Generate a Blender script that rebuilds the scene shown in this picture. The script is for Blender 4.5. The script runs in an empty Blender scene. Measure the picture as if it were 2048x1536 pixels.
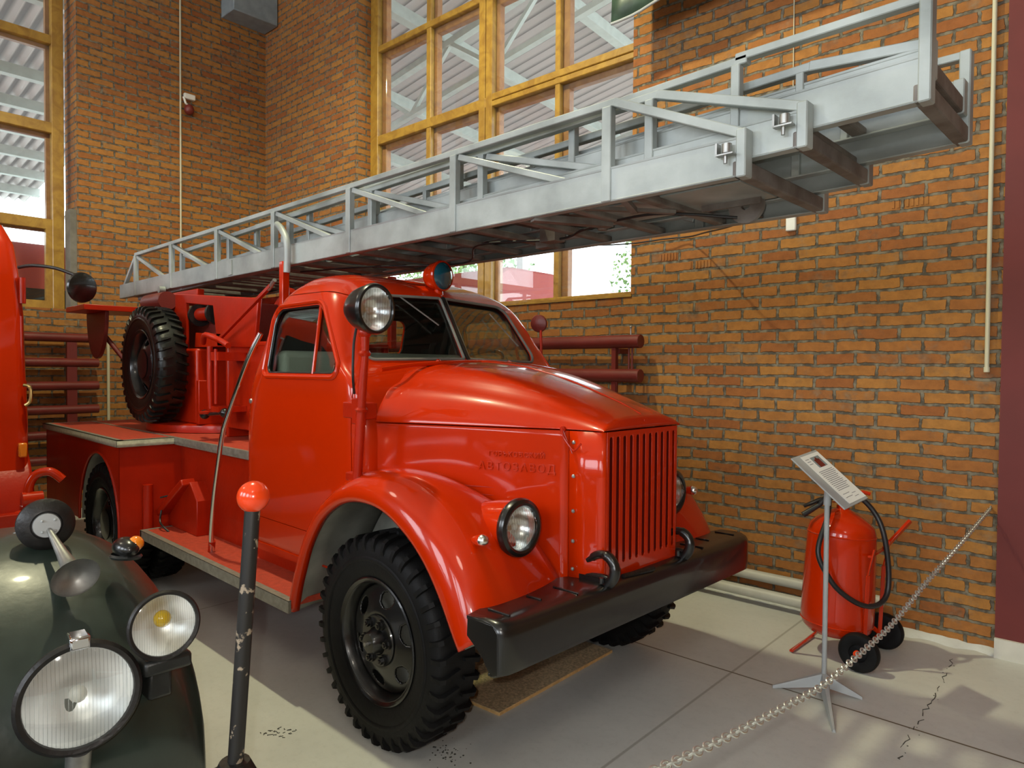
import bpy, bmesh, math, random
from mathutils import Vector, Matrix, Euler
import mathutils
random.seed(7)
PI = math.pi
S = bpy.context.scene
COL = S.collection

# ------------------------------------------------------------------ camera, world, lights, exposure
CAM = Vector((2.5097, -2.6508, 1.6591))
YAW, PITCH, ROLL, FPX = 2.33801, -0.02206, 0.00763, 1385.7
ROOM = 0.03524                      # the hall is turned 2 degrees against the fire engine

cam_data = bpy.data.cameras.new('camera')
cam_data.sensor_width = 36.0
cam_data.lens = FPX / 2048 * 36.0
cam_data.clip_start = 0.05
cam_data.clip_end = 200
cam = bpy.data.objects.new('camera', cam_data)
COL.objects.link(cam)
_f = Vector((math.cos(YAW) * math.cos(PITCH), math.sin(YAW) * math.cos(PITCH), math.sin(PITCH)))
_r = Vector((math.sin(YAW), -math.cos(YAW), 0))
_u = _r.cross(_f)
_r2 = math.cos(ROLL) * _r + math.sin(ROLL) * _u
_u2 = -math.sin(ROLL) * _r + math.cos(ROLL) * _u
M4 = Matrix((( _r2.x, _u2.x, -_f.x, CAM.x), (_r2.y, _u2.y, -_f.y, CAM.y), (_r2.z, _u2.z, -_f.z, CAM.z), (0, 0, 0, 1)))
cam.matrix_world = M4
S.camera = cam

S.view_settings.view_transform = 'Standard'
S.view_settings.look = 'None'
S.view_settings.gamma = 1.0
S.view_settings.exposure = 0.0
S.view_settings.use_curve_mapping = False

world = bpy.data.worlds.new('sky')
S.world = world
world.use_nodes = True
wn = world.node_tree
bg = wn.nodes['Background']
bg.inputs['Color'].default_value = (0.86, 0.93, 1.0, 1)
bg.inputs['Strength'].default_value = 5.0

def light(name, kind, loc, energy, color, size=0.3, target=None, spot=None):
    d = bpy.data.lights.new(name, kind)
    d.energy = energy
    d.color = color
    if kind == 'AREA':
        d.shape = 'DISK'; d.size = size
    elif kind in ('POINT', 'SPOT'):
        d.shadow_soft_size = size
    if kind == 'SPOT':
        d.spot_size = spot or 1.5; d.spot_blend = .4
    if kind == 'SUN':
        d.angle = size
    o = bpy.data.objects.new(name, d)
    COL.objects.link(o)
    o.location = loc
    if target is not None:
        o.rotation_euler = (Vector(target) - Vector(loc)).to_track_quat('-Z', 'Y').to_euler()
    return o

light('flood_and_fill_light', 'SPOT', (-1.6, -1.0, 6.75), 800, (1.0, 0.95, 0.60), 0.09, (-1.4, -0.6, 0), 2.7)
light('flood_and_fill_light', 'AREA', (5.0, -4.5, 6.6), 45, (1.0, 0.90, 0.74), 1.2, (2.5, -1.0, 0))  # unseen fill lamp added behind the camera
light('flood_and_fill_light', 'AREA', (-4.5, -5.5, 6.6), 40, (1.0, 0.88, 0.68), 1.2, (-4.0, -1.0, 1.0))  # another added fill lamp, out of view over the left of the hall
light('camera_flash', 'SPOT', CAM - _r2 * 0.055 + _u2 * 0.045 + _f * 0.02, 62, (1.0, 0.96, 0.88), 0.012, CAM + _f * 3, 1.75)
# added unseen fill lamps, standing in for daylight from the opposite wall
for _x in (-4.0, 0.0, 4.0):
    _l = light('daylight_fill', 'AREA', (_x, -9.1, 4.0), 100, (0.88, 0.94, 1.0), 2.6, (_x * .8, 0, 1.2))

# ------------------------------------------------------------------ materials
def mat(name, color, rough=0.5, metal=0.0, coat=0.0, noise=0.0, nscale=8.0, bump=0.0, bscale=60.0, color2=None, spec=0.5, emit=None, estr=1.0, nrough=0.0):
    m = bpy.data.materials.new(name)
    m.use_nodes = True
    nt = m.node_tree
    b = nt.nodes['Principled BSDF']
    b.inputs['Base Color'].default_value = (*color, 1)
    b.inputs['Roughness'].default_value = rough
    b.inputs['Metallic'].default_value = metal
    b.inputs['Coat Weight'].default_value = coat
    b.inputs['Coat Roughness'].default_value = 0.05
    b.inputs['Specular IOR Level'].default_value = spec
    tc = nt.nodes.new('ShaderNodeTexCoord')
    if noise > 0 or color2:
        n = nt.nodes.new('ShaderNodeTexNoise')
        n.inputs['Scale'].default_value = nscale
        n.inputs['Detail'].default_value = 6
        nt.links.new(tc.outputs['Object'], n.inputs['Vector'])
        r = nt.nodes.new('ShaderNodeValToRGB')
        r.color_ramp.elements[0].position = 0.35
        r.color_ramp.elements[1].position = 0.65
        c2 = color2 or tuple(max(0, c * (1 - noise)) for c in color)
        r.color_ramp.elements[0].color = (*c2, 1)
        r.color_ramp.elements[1].color = (*color, 1)
        nt.links.new(n.outputs['Fac'], r.inputs['Fac'])
        nt.links.new(r.outputs['Color'], b.inputs['Base Color'])
        if nrough > 0:
            mr = nt.nodes.new('ShaderNodeMapRange')
            mr.inputs['To Min'].default_value = rough
            mr.inputs['To Max'].default_value = min(1, rough + nrough)
            mr.inputs['From Min'].default_value = .35; mr.inputs['From Max'].default_value = .65
            nt.links.new(n.outputs['Fac'], mr.inputs['Value'])
            nt.links.new(mr.outputs['Result'], b.inputs['Roughness'])
    if bump > 0:
        n2 = nt.nodes.new('ShaderNodeTexNoise')
        n2.inputs['Scale'].default_value = bscale
        n2.inputs['Detail'].default_value = 4
        nt.links.new(tc.outputs['Object'], n2.inputs['Vector'])
        bp = nt.nodes.new('ShaderNodeBump')
        bp.inputs['Strength'].default_value = bump
        bp.inputs['Distance'].default_value = 0.01
        nt.links.new(n2.outputs['Fac'], bp.inputs['Height'])
        nt.links.new(bp.outputs['Normal'], b.inputs['Normal'])
    if emit:
        b.inputs['Emission Color'].default_value = (*emit, 1)
        b.inputs['Emission Strength'].default_value = estr
    return m

def translucent_sheet(name, color, rough, **k):
    """roofing sheet that lets some daylight through"""
    m = mat(name, color, rough, **k)
    nt = m.node_tree
    b = nt.nodes['Principled BSDF']; out = nt.nodes['Material Output']
    # dark stripes paint the shade of the corrugation into the sheet colour
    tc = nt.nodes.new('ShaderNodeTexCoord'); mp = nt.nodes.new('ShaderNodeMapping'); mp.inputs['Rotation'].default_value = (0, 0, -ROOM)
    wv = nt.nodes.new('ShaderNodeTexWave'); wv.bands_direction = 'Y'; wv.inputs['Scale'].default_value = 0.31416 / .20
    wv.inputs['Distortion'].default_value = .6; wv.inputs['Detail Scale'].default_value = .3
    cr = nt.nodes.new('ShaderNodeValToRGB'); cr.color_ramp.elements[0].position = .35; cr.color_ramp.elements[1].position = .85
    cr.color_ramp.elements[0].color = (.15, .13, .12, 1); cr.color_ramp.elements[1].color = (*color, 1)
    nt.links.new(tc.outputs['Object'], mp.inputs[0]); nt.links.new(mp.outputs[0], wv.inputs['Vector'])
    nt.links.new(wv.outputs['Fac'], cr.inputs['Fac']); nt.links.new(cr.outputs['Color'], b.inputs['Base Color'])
    tl = nt.nodes.new('ShaderNodeBsdfTranslucent'); tl.inputs['Color'].default_value = (0.9, 0.86, 0.84, 1)
    mx = nt.nodes.new('ShaderNodeMixShader'); mx.inputs['Fac'].default_value = .22
    nt.links.new(b.outputs[0], mx.inputs[1]); nt.links.new(tl.outputs[0], mx.inputs[2]); nt.links.new(mx.outputs[0], out.inputs['Surface'])
    return m

def glass(name, tint, rough=0.02, alpha=0.25, spec=0.5):
    """thin pane: mostly clear with a mirror-like surface"""
    m = bpy.data.materials.new(name)
    m.use_nodes = True
    nt = m.node_tree
    nt.nodes.clear()
    out = nt.nodes.new('ShaderNodeOutputMaterial')
    tr = nt.nodes.new('ShaderNodeBsdfTransparent'); tr.inputs['Color'].default_value = (*tint, 1)
    gl = nt.nodes.new('ShaderNodeBsdfGlossy'); gl.inputs['Roughness'].default_value = rough
    fr = nt.nodes.new('ShaderNodeFresnel'); fr.inputs['IOR'].default_value = 1.5
    # both faces of a thin pane mirror alike: undo the inside-out ratio on back faces
    ge = nt.nodes.new('ShaderNodeNewGeometry')
    mr = nt.nodes.new('ShaderNodeMapRange'); mr.inputs['To Min'].default_value = 1.5; mr.inputs['To Max'].default_value = 1 / 1.5
    nt.links.new(ge.outputs['Backfacing'], mr.inputs['Value']); nt.links.new(mr.outputs['Result'], fr.inputs['IOR'])
    mx = nt.nodes.new('ShaderNodeMixShader')
    mu = nt.nodes.new('ShaderNodeMath'); mu.operation = 'MULTIPLY_ADD'; mu.inputs[1].default_value = 1.0; mu.inputs[2].default_value = alpha * 0.2
    nt.links.new(fr.outputs['Fac'], mu.inputs[0])
    nt.links.new(mu.outputs[0], mx.inputs['Fac'])
    nt.links.new(tr.outputs[0], mx.inputs[1])
    nt.links.new(gl.outputs[0], mx.inputs[2])
    nt.links.new(mx.outputs[0], out.inputs['Surface'])
    return m

def brick_mat(name, shade=1.0):
    m = bpy.data.materials.new(name)
    m.use_nodes = True
    nt = m.node_tree
    N, Lk = nt.nodes.new, nt.links.new
    b = nt.nodes['Principled BSDF']
    tc = N('ShaderNodeTexCoord')
    sep = N('ShaderNodeSeparateXYZ'); Lk(tc.outputs['Object'], sep.inputs[0])
    sn = N('ShaderNodeSeparateXYZ'); Lk(tc.outputs['Normal'], sn.inputs[0])
    def math_(op, a, bb=None, v=None):
        k = N('ShaderNodeMath'); k.operation = op
        Lk(a, k.inputs[0])
        if bb is not None: Lk(bb, k.inputs[1])
        if v is not None: k.inputs[1].default_value = v
        return k.outputs[0]
    ax = math_('GREATER_THAN', math_('ABSOLUTE', sn.outputs['X']), v=0.5)
    u1 = math_('MULTIPLY', sep.outputs['Y'], ax)
    u2 = math_('MULTIPLY', sep.outputs['X'], math_('SUBTRACT', math_('ADD', ax, v=-1.0), v=0.0))
    u = math_('SUBTRACT', u1, u2)
    comb = N('ShaderNodeCombineXYZ'); Lk(u, comb.inputs[0]); Lk(sep.outputs['Z'], comb.inputs[1])
    # uneven, hand laid courses
    nz = N('ShaderNodeTexNoise'); nz.inputs['Scale'].default_value = 5.0; nz.inputs['Detail'].default_value = 5
    Lk(comb.outputs[0], nz.inputs['Vector'])
    vs = N('ShaderNodeVectorMath'); vs.operation = 'SUBTRACT'; Lk(nz.outputs['Color'], vs.inputs[0]); vs.inputs[1].default_value = (.5, .5, .5)
    vm = N('ShaderNodeVectorMath'); vm.operation = 'MULTIPLY'; Lk(vs.outputs[0], vm.inputs[0]); vm.inputs[1].default_value = (.035, .030, 0)
    va = N('ShaderNodeVectorMath'); va.operation = 'ADD'; Lk(comb.outputs[0], va.inputs[0]); Lk(vm.outputs[0], va.inputs[1])
    nz2 = N('ShaderNodeTexNoise'); nz2.inputs['Scale'].default_value = 42.0; nz2.inputs['Detail'].default_value = 3
    Lk(comb.outputs[0], nz2.inputs['Vector'])
    vs2 = N('ShaderNodeVectorMath'); vs2.operation = 'SUBTRACT'; Lk(nz2.outputs['Color'], vs2.inputs[0]); vs2.inputs[1].default_value = (.5, .5, .5)
    vm2 = N('ShaderNodeVectorMath'); vm2.operation = 'MULTIPLY'; Lk(vs2.outputs[0], vm2.inputs[0]); vm2.inputs[1].default_value = (.017, .014, 0)
    vb = N('ShaderNodeVectorMath'); vb.operation = 'ADD'; Lk(va.outputs[0], vb.inputs[0]); Lk(vm2.outputs[0], vb.inputs[1])
    bt = N('ShaderNodeTexBrick')
    bt.inputs['Scale'].default_value = 1.0
    bt.inputs['Brick Width'].default_value = 0.26
    bt.inputs['Row Height'].default_value = 0.081
    bt.inputs['Mortar Size'].default_value = 0.0115
    bt.inputs['Mortar Smooth'].default_value = 0.35
    bt.inputs['Bias'].default_value = 0.0
    bt.inputs['Color1'].default_value = (0.0, 0, 0, 1)
    bt.inputs['Color2'].default_value = (1, 1, 1, 1)
    bt.inputs['Mortar'].default_value = (0.5, 0.5, 0.5, 1)
    Lk(vb.outputs[0], bt.inputs['Vector'])
    cr = N('ShaderNodeValToRGB')
    e = cr.color_ramp.elements
    e[0].position = 0.0; e[0].color = (0.30 * shade, 0.102 * shade, 0.028 * shade, 1)
    e[1].position = 1.0; e[1].color = (0.40 * shade, 0.178 * shade, 0.040 * shade, 1)
    k = cr.color_ramp.elements.new(0.5); k.color = (0.36 * shade, 0.142 * shade, 0.034 * shade, 1)
    Lk(bt.outputs['Color'], cr.inputs['Fac'])
    # mottling inside each brick and large patches
    n3 = N('ShaderNodeTexNoise'); n3.inputs['Scale'].default_value = 14; n3.inputs['Detail'].default_value = 8; n3.inputs['Roughness'].default_value = .7
    Lk(comb.outputs[0], n3.inputs['Vector'])
    r3 = N('ShaderNodeMapRange'); r3.inputs['From Min'].default_value = .3; r3.inputs['From Max'].default_value = .7; r3.inputs['To Min'].default_value = .72; r3.inputs['To Max'].default_value = 1.12
    Lk(n3.outputs['Fac'], r3.inputs['Value'])
    mc = N('ShaderNodeMix'); mc.data_type = 'RGBA'; mc.blend_type = 'MULTIPLY'; mc.inputs['Factor'].default_value = 1
    Lk(cr.outputs['Color'], mc.inputs['A']); Lk(r3.outputs['Result'], mc.inputs['B'])
    n4 = N('ShaderNodeTexNoise'); n4.inputs['Scale'].default_value = 22; n4.inputs['Detail'].default_value = 6
    Lk(comb.outputs[0], n4.inputs['Vector'])
    cm = N('ShaderNodeValToRGB'); cm.color_ramp.elements[0].position = .40; cm.color_ramp.elements[1].position = .62
    cm.color_ramp.elements[0].color = (0.085, 0.070, 0.050, 1); cm.color_ramp.elements[1].color = (0.215, 0.185, 0.130, 1)
    Lk(n4.outputs['Fac'], cm.inputs['Fac'])
    # mortar smeared over the bricks here and there
    n5 = N('ShaderNodeTexNoise'); n5.inputs['Scale'].default_value = 3.2; n5.inputs['Detail'].default_value = 9; n5.inputs['Roughness'].default_value = .72
    Lk(comb.outputs[0], n5.inputs['Vector'])
    r5 = N('ShaderNodeMapRange'); r5.inputs['From Min'].default_value = .54; r5.inputs['From Max'].default_value = .70; r5.inputs['To Min'].default_value = 0; r5.inputs['To Max'].default_value = .75
    Lk(n5.outputs['Fac'], r5.inputs['Value'])
    mx = math_('MAXIMUM', bt.outputs['Fac'], r5.outputs['Result'])
    m2 = N('ShaderNodeMix'); m2.data_type = 'RGBA'
    Lk(mx, m2.inputs['Factor']); Lk(mc.outputs['Result'], m2.inputs['A']); Lk(cm.outputs['Color'], m2.inputs['B'])
    Lk(m2.outputs['Result'], b.inputs['Base Color'])
    b.inputs['Roughness'].default_value = .82
    b.inputs['Specular IOR Level'].default_value = .3
    inv = math_('SUBTRACT', bt.outputs['Fac'], v=1.0)
    hh = math_('MULTIPLY', inv, v=-1.0)
    h2 = math_('ADD', hh, math_('MULTIPLY', n3.outputs['Fac'], v=0.35))
    bp = N('ShaderNodeBump'); bp.inputs['Strength'].default_value = .9; bp.inputs['Distance'].default_value = .009
    Lk(h2, bp.inputs['Height']); Lk(bp.outputs['Normal'], b.inputs['Normal'])
    return m

def floor_mat():
    m = mat('floor_concrete', (0.50, 0.48, 0.36), 0.42, spec=.35)
    nt = m.node_tree; N, Lk = nt.nodes.new, nt.links.new
    b = nt.nodes['Principled BSDF']
    tc = N('ShaderNodeTexCoord')
    n = N('ShaderNodeTexNoise'); n.inputs['Scale'].default_value = 1.3; n.inputs['Detail'].default_value = 10; n.inputs['Roughness'].default_value = .65
    Lk(tc.outputs['Object'], n.inputs['Vector'])
    cr = N('ShaderNodeValToRGB')
    cr.color_ramp.elements[0].position = .3; cr.color_ramp.elements[0].color = (0.52, 0.53, 0.50, 1)
    cr.color_ramp.elements[1].position = .7; cr.color_ramp.elements[1].color = (0.62, 0.63, 0.59, 1)
    Lk(n.outputs['Fac'], cr.inputs['Fac'])
    n2 = N('ShaderNodeTexNoise'); n2.inputs['Scale'].default_value = 24; n2.inputs['Detail'].default_value = 8; n2.inputs['Roughness'].default_value = .8
    Lk(tc.outputs['Object'], n2.inputs['Vector'])
    r2 = N('ShaderNodeMapRange'); r2.inputs['From Min'].default_value = .3; r2.inputs['From Max'].default_value = .5; r2.inputs['To Min'].default_value = .90; r2.inputs['To Max'].default_value = 1.0
    Lk(n2.outputs['Fac'], r2.inputs['Value'])
    mc = N('ShaderNodeMix'); mc.data_type = 'RGBA'; mc.blend_type = 'MULTIPLY'; mc.inputs['Factor'].default_value = 1
    Lk(cr.outputs['Color'], mc.inputs['A']); Lk(r2.outputs['Result'], mc.inputs['B'])
    # saw-cut joints between the cast strips
    sep = N('ShaderNodeSeparateXYZ'); Lk(tc.outputs['Object'], sep.inputs[0])
    def line(sock, pos, period, width):
        a = N('ShaderNodeMath'); a.operation = 'SUBTRACT'; Lk(sock, a.inputs[0]); a.inputs[1].default_value = pos
        w = N('ShaderNodeMath'); w.operation = 'WRAP'; Lk(a.outputs[0], w.inputs[0]); w.inputs[1].default_value = period / 2; w.inputs[2].default_value = -period / 2
        ab = N('ShaderNodeMath'); ab.operation = 'ABSOLUTE'; Lk(w.outputs[0], ab.inputs[0])
        r = N('ShaderNodeMapRange'); r.inputs['From Min'].default_value = width * .5; r.inputs['From Max'].default_value = width; r.inputs['To Min'].default_value = 1; r.inputs['To Max'].default_value = 0
        Lk(ab.outputs[0], r.inputs['Value']); return r.outputs['Result']
    # the joint wanders a little
    l1 = line(sep.outputs['Y'], 0.885, 2.9, 0.008)
    l2 = line(sep.outputs['X'], 0.80, 3.1, 0.009)
    l2m = N('ShaderNodeMath'); l2m.operation = 'MULTIPLY'; Lk(l2, l2m.inputs[0]); l2m.inputs[1].default_value = .45
    mxx = N('ShaderNodeMath'); mxx.operation = 'MAXIMUM'; Lk(l1, mxx.inputs[0]); Lk(l2m.outputs[0], mxx.inputs[1])
    m3 = N('ShaderNodeMix'); m3.data_type = 'RGBA'; Lk(mxx.outputs[0], m3.inputs['Factor'])
    Lk(mc.outputs['Result'], m3.inputs['A']); m3.inputs['B'].default_value = (0.13, 0.11, 0.07, 1)
    Lk(m3.outputs['Result'], b.inputs['Base Color'])
    bp = N('ShaderNodeBump'); bp.inputs['Strength'].default_value = .25; bp.inputs['Distance'].default_value = .004
    Lk(n2.outputs['Fac'], bp.inputs['Height']); Lk(bp.outputs['Normal'], b.inputs['Normal'])
    return m

def wood_mat(name, c1, c2, rough=.45, sc=1.0):
    m = mat(name, c1, rough, coat=.25)
    nt = m.node_tree; N, Lk = nt.nodes.new, nt.links.new
    b = nt.nodes['Principled BSDF']
    tc = N('ShaderNodeTexCoord')
    mp = N('ShaderNodeMapping'); mp.inputs['Scale'].default_value = (1.2 * sc, 1.2 * sc, 1.2 * sc)
    Lk(tc.outputs['Object'], mp.inputs[0])
    w = N('ShaderNodeTexNoise'); w.inputs['Scale'].default_value = 6; w.inputs['Detail'].default_value = 6; w.inputs['Distortion'].default_value = 1.2
    Lk(mp.outputs[0], w.inputs['Vector'])
    cr = N('ShaderNodeValToRGB'); cr.color_ramp.elements[0].position = .32; cr.color_ramp.elements[1].position = .62
    cr.color_ramp.elements[0].color = (*c2, 1); cr.color_ramp.elements[1].color = (*c1, 1)
    Lk(w.outputs['Fac'], cr.inputs['Fac'])
    Lk(cr.outputs['Color'], b.inputs['Base Color'])
    return m

M = {}
M['brick'] = brick_mat('brick')
M['floor'] = floor_mat()
M['render_grey'] = mat('grey_render', (0.20, 0.185, 0.15), .9, noise=.3)
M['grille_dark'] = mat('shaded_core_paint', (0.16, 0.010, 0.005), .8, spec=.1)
M['wood'] = wood_mat('varnished_pine', (0.41, 0.235, 0.035), (0.27, 0.135, 0.02), .4)
M['wood_side'] = wood_mat('pine_outer_sash', (0.44, 0.20, 0.075), (0.30, 0.12, 0.045), .5)
M['plaster'] = mat('plaster', (0.62, 0.60, 0.52), .9, noise=.12)
M['red'] = mat('red_enamel', (0.52, 0.023, 0.0002), .27, coat=.65, spec=.15, noise=.04, nscale=3, bump=.03, bscale=9)
M['red_old'] = mat('brushed_red_paint', (0.44, 0.016, 0.001), .36, coat=.15, spec=.3, noise=.15, nscale=5, bump=.12, bscale=40)
M['red_tread'] = mat('red_tread_plate', (0.52, 0.055, 0.022), .62, noise=.22, nscale=30, bump=.6, bscale=190)
M['maroon'] = mat('maroon_paint', (0.17, 0.022, 0.016), .42, noise=.2, nscale=4, bump=.1)
M['maroon_panel'] = mat('maroon_panel_paint', (0.145, 0.020, 0.017), .7, noise=.15, nscale=3)
M['black'] = mat('black_enamel', (0.008, 0.008, 0.008), .28, coat=.35, noise=.3, nscale=4, bump=.05, bscale=20)
M['black_rough'] = mat('chipped_black_paint', (0.014, 0.012, 0.011), .42, noise=.6, nscale=26, color2=(0.005, 0.005, 0.005), bump=.2)
M['chipped'] = mat('pole_black_paint', (0.012, 0.011, 0.010), .45)
_nt = M['chipped'].node_tree
_n = _nt.nodes.new('ShaderNodeTexNoise'); _n.inputs['Scale'].default_value = 30; _n.inputs['Detail'].default_value = 8
_t = [k for k in _nt.nodes if k.type == 'TEX_COORD'][0]
_nt.links.new(_t.outputs['Object'], _n.inputs['Vector'])
_c = _nt.nodes.new('ShaderNodeValToRGB'); _c.color_ramp.elements[0].position = .60; _c.color_ramp.elements[1].position = .63
_c.color_ramp.elements[0].color = (.012, .011, .010, 1); _c.color_ramp.elements[1].color = (.30, .24, .17, 1)
_nt.links.new(_n.outputs['Fac'], _c.inputs['Fac']); _nt.links.new(_c.outputs['Color'], _nt.nodes['Principled BSDF'].inputs['Base Color'])
M['rubber'] = mat('tyre_rubber', (0.0065, 0.0065, 0.007), .6, spec=.22, noise=.4, nscale=10, bump=.15, bscale=50)
M['rubber_new'] = mat('glossy_tyre_rubber', (0.006, 0.0075, 0.006), .34, noise=.3, nscale=10, bump=.1, bscale=50)
M['silver'] = mat('aluminium_paint', (0.44, 0.48, 0.47), .40, metal=.25, noise=.30, nscale=3.2, color2=(0.235, 0.26, 0.25), bump=.12, bscale=30, nrough=.15)
M['silver_worn'] = mat('worn_rung_paint', (0.20, 0.185, 0.17), .6, metal=.1, color2=(0.115, 0.095, 0.082), nscale=9, bump=.15)
M['chrome'] = mat('chrome', (0.75, 0.76, 0.80), .09, metal=1.0)
M['steel'] = mat('dull_steel', (0.42, 0.42, 0.40), .38, metal=.8, noise=.3, nscale=20)
M['trim'] = mat('aluminium_edge_trim', (0.30, 0.285, 0.235), .5, metal=.3, noise=.3, nscale=30)
M['primer'] = mat('grey_wheel_arch', (0.22, 0.22, 0.19), .8, noise=.3, nscale=7)
M['reflector'] = mat('lamp_reflector', (0.85, 0.86, 0.85), .24, metal=1.0)
M['reflector_soft'] = mat('bright_lamp_reflector', (0.90, 0.91, 0.90), .42, metal=1.0)
M['lamp_glass'] = glass('lamp_glass', (0.96, 0.98, 0.98), .04, .8)
M['window_glass'] = glass('window_glass', (0.93, 0.96, 0.95), .01, .12)
M['cab_glass'] = glass('cab_glass', (0.82, 0.87, 0.83), .01, .25)
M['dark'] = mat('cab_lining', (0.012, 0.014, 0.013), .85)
M['seat'] = mat('grey_seat_cover', (0.60, 0.60, 0.52), .8, bump=.3, bscale=200)
M['amber'] = mat('amber_lens', (0.80, 0.22, 0.01), .15, coat=1)
M['teal'] = mat('blue_beacon_glass', (0.004, 0.085, 0.13), .08, coat=1, spec=.8)
M['green'] = mat('dark_green_enamel', (0.022, 0.036, 0.028), .33, coat=.3, noise=.45, nscale=5, bump=.08, bscale=24, nrough=.15)
M['green_black'] = mat('dusty_black_enamel', (0.017, 0.019, 0.018), .42, coat=.1, noise=.4, nscale=12, bump=.15, bscale=50)
M['grey_paint'] = mat('light_grey_paint', (0.40, 0.42, 0.42), .45, noise=.1)
M['pipe_grey'] = mat('pale_pipe_paint', (0.52, 0.52, 0.46), .45, noise=.12)
M['white'] = mat('white_plastic', (0.75, 0.74, 0.66), .4)
M['cream'] = mat('cream_conduit', (0.56, 0.52, 0.36), .5)
M['paper'] = mat('paper', (0.78, 0.79, 0.78), .6)
M['ink'] = mat('ink', (0.22, 0.22, 0.24), .7)
M['chip'] = mat('chipboard', (0.74, 0.56, 0.33), .8, noise=.45, nscale=70, bump=.5, bscale=120)
M['chip_edge'] = mat('chipboard_edge', (0.78, 0.50, 0.20), .7, noise=.25, nscale=30)
M['ball'] = mat('red_ball_paint', (0.78, 0.055, 0.008), .2, coat=.4)
M['hose'] = mat('black_hose', (0.016, 0.016, 0.017), .4)
M['galv'] = mat('galvanised_chain', (0.66, 0.68, 0.66), .28, metal=.8)
M['ventblue'] = mat('blue_grey_sheet', (0.25, 0.31, 0.33), .5, noise=.2)
M['tarp'] = mat('green_tarpaulin', (0.045, 0.085, 0.055), .45, noise=.5, nscale=7, bump=.35, bscale=9)
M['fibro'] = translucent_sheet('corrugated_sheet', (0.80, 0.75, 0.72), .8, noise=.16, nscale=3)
M['beam'] = mat('pale_green_steel', (0.66, 0.71, 0.66), .6, noise=.12)
M['asphalt'] = mat('yard_concrete', (0.55, 0.55, 0.52), .9, noise=.15, nscale=1)
M['leaf'] = mat('foliage', (0.20, 0.33, 0.10), .8, noise=.5, nscale=3)
M['bark'] = mat('bark', (0.20, 0.15, 0.10), .9)
M['red_outdoor'] = mat('glare_washed_red', (0.42, 0.06, 0.05), .6)  # pinkish red, with the glare through the window put into the colour
M['bulb_yellow'] = mat('yellow_bulb_coating', (0.75, 0.48, 0.02), .25, coat=.5)
M['brass'] = mat('brass', (0.55, 0.40, 0.16), .3, metal=1)
M['scribble'] = mat('floor_marker', (0.06, 0.06, 0.05), .8)
# ------------------------------------------------------------------ geometry helpers
ORG = {}

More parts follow.
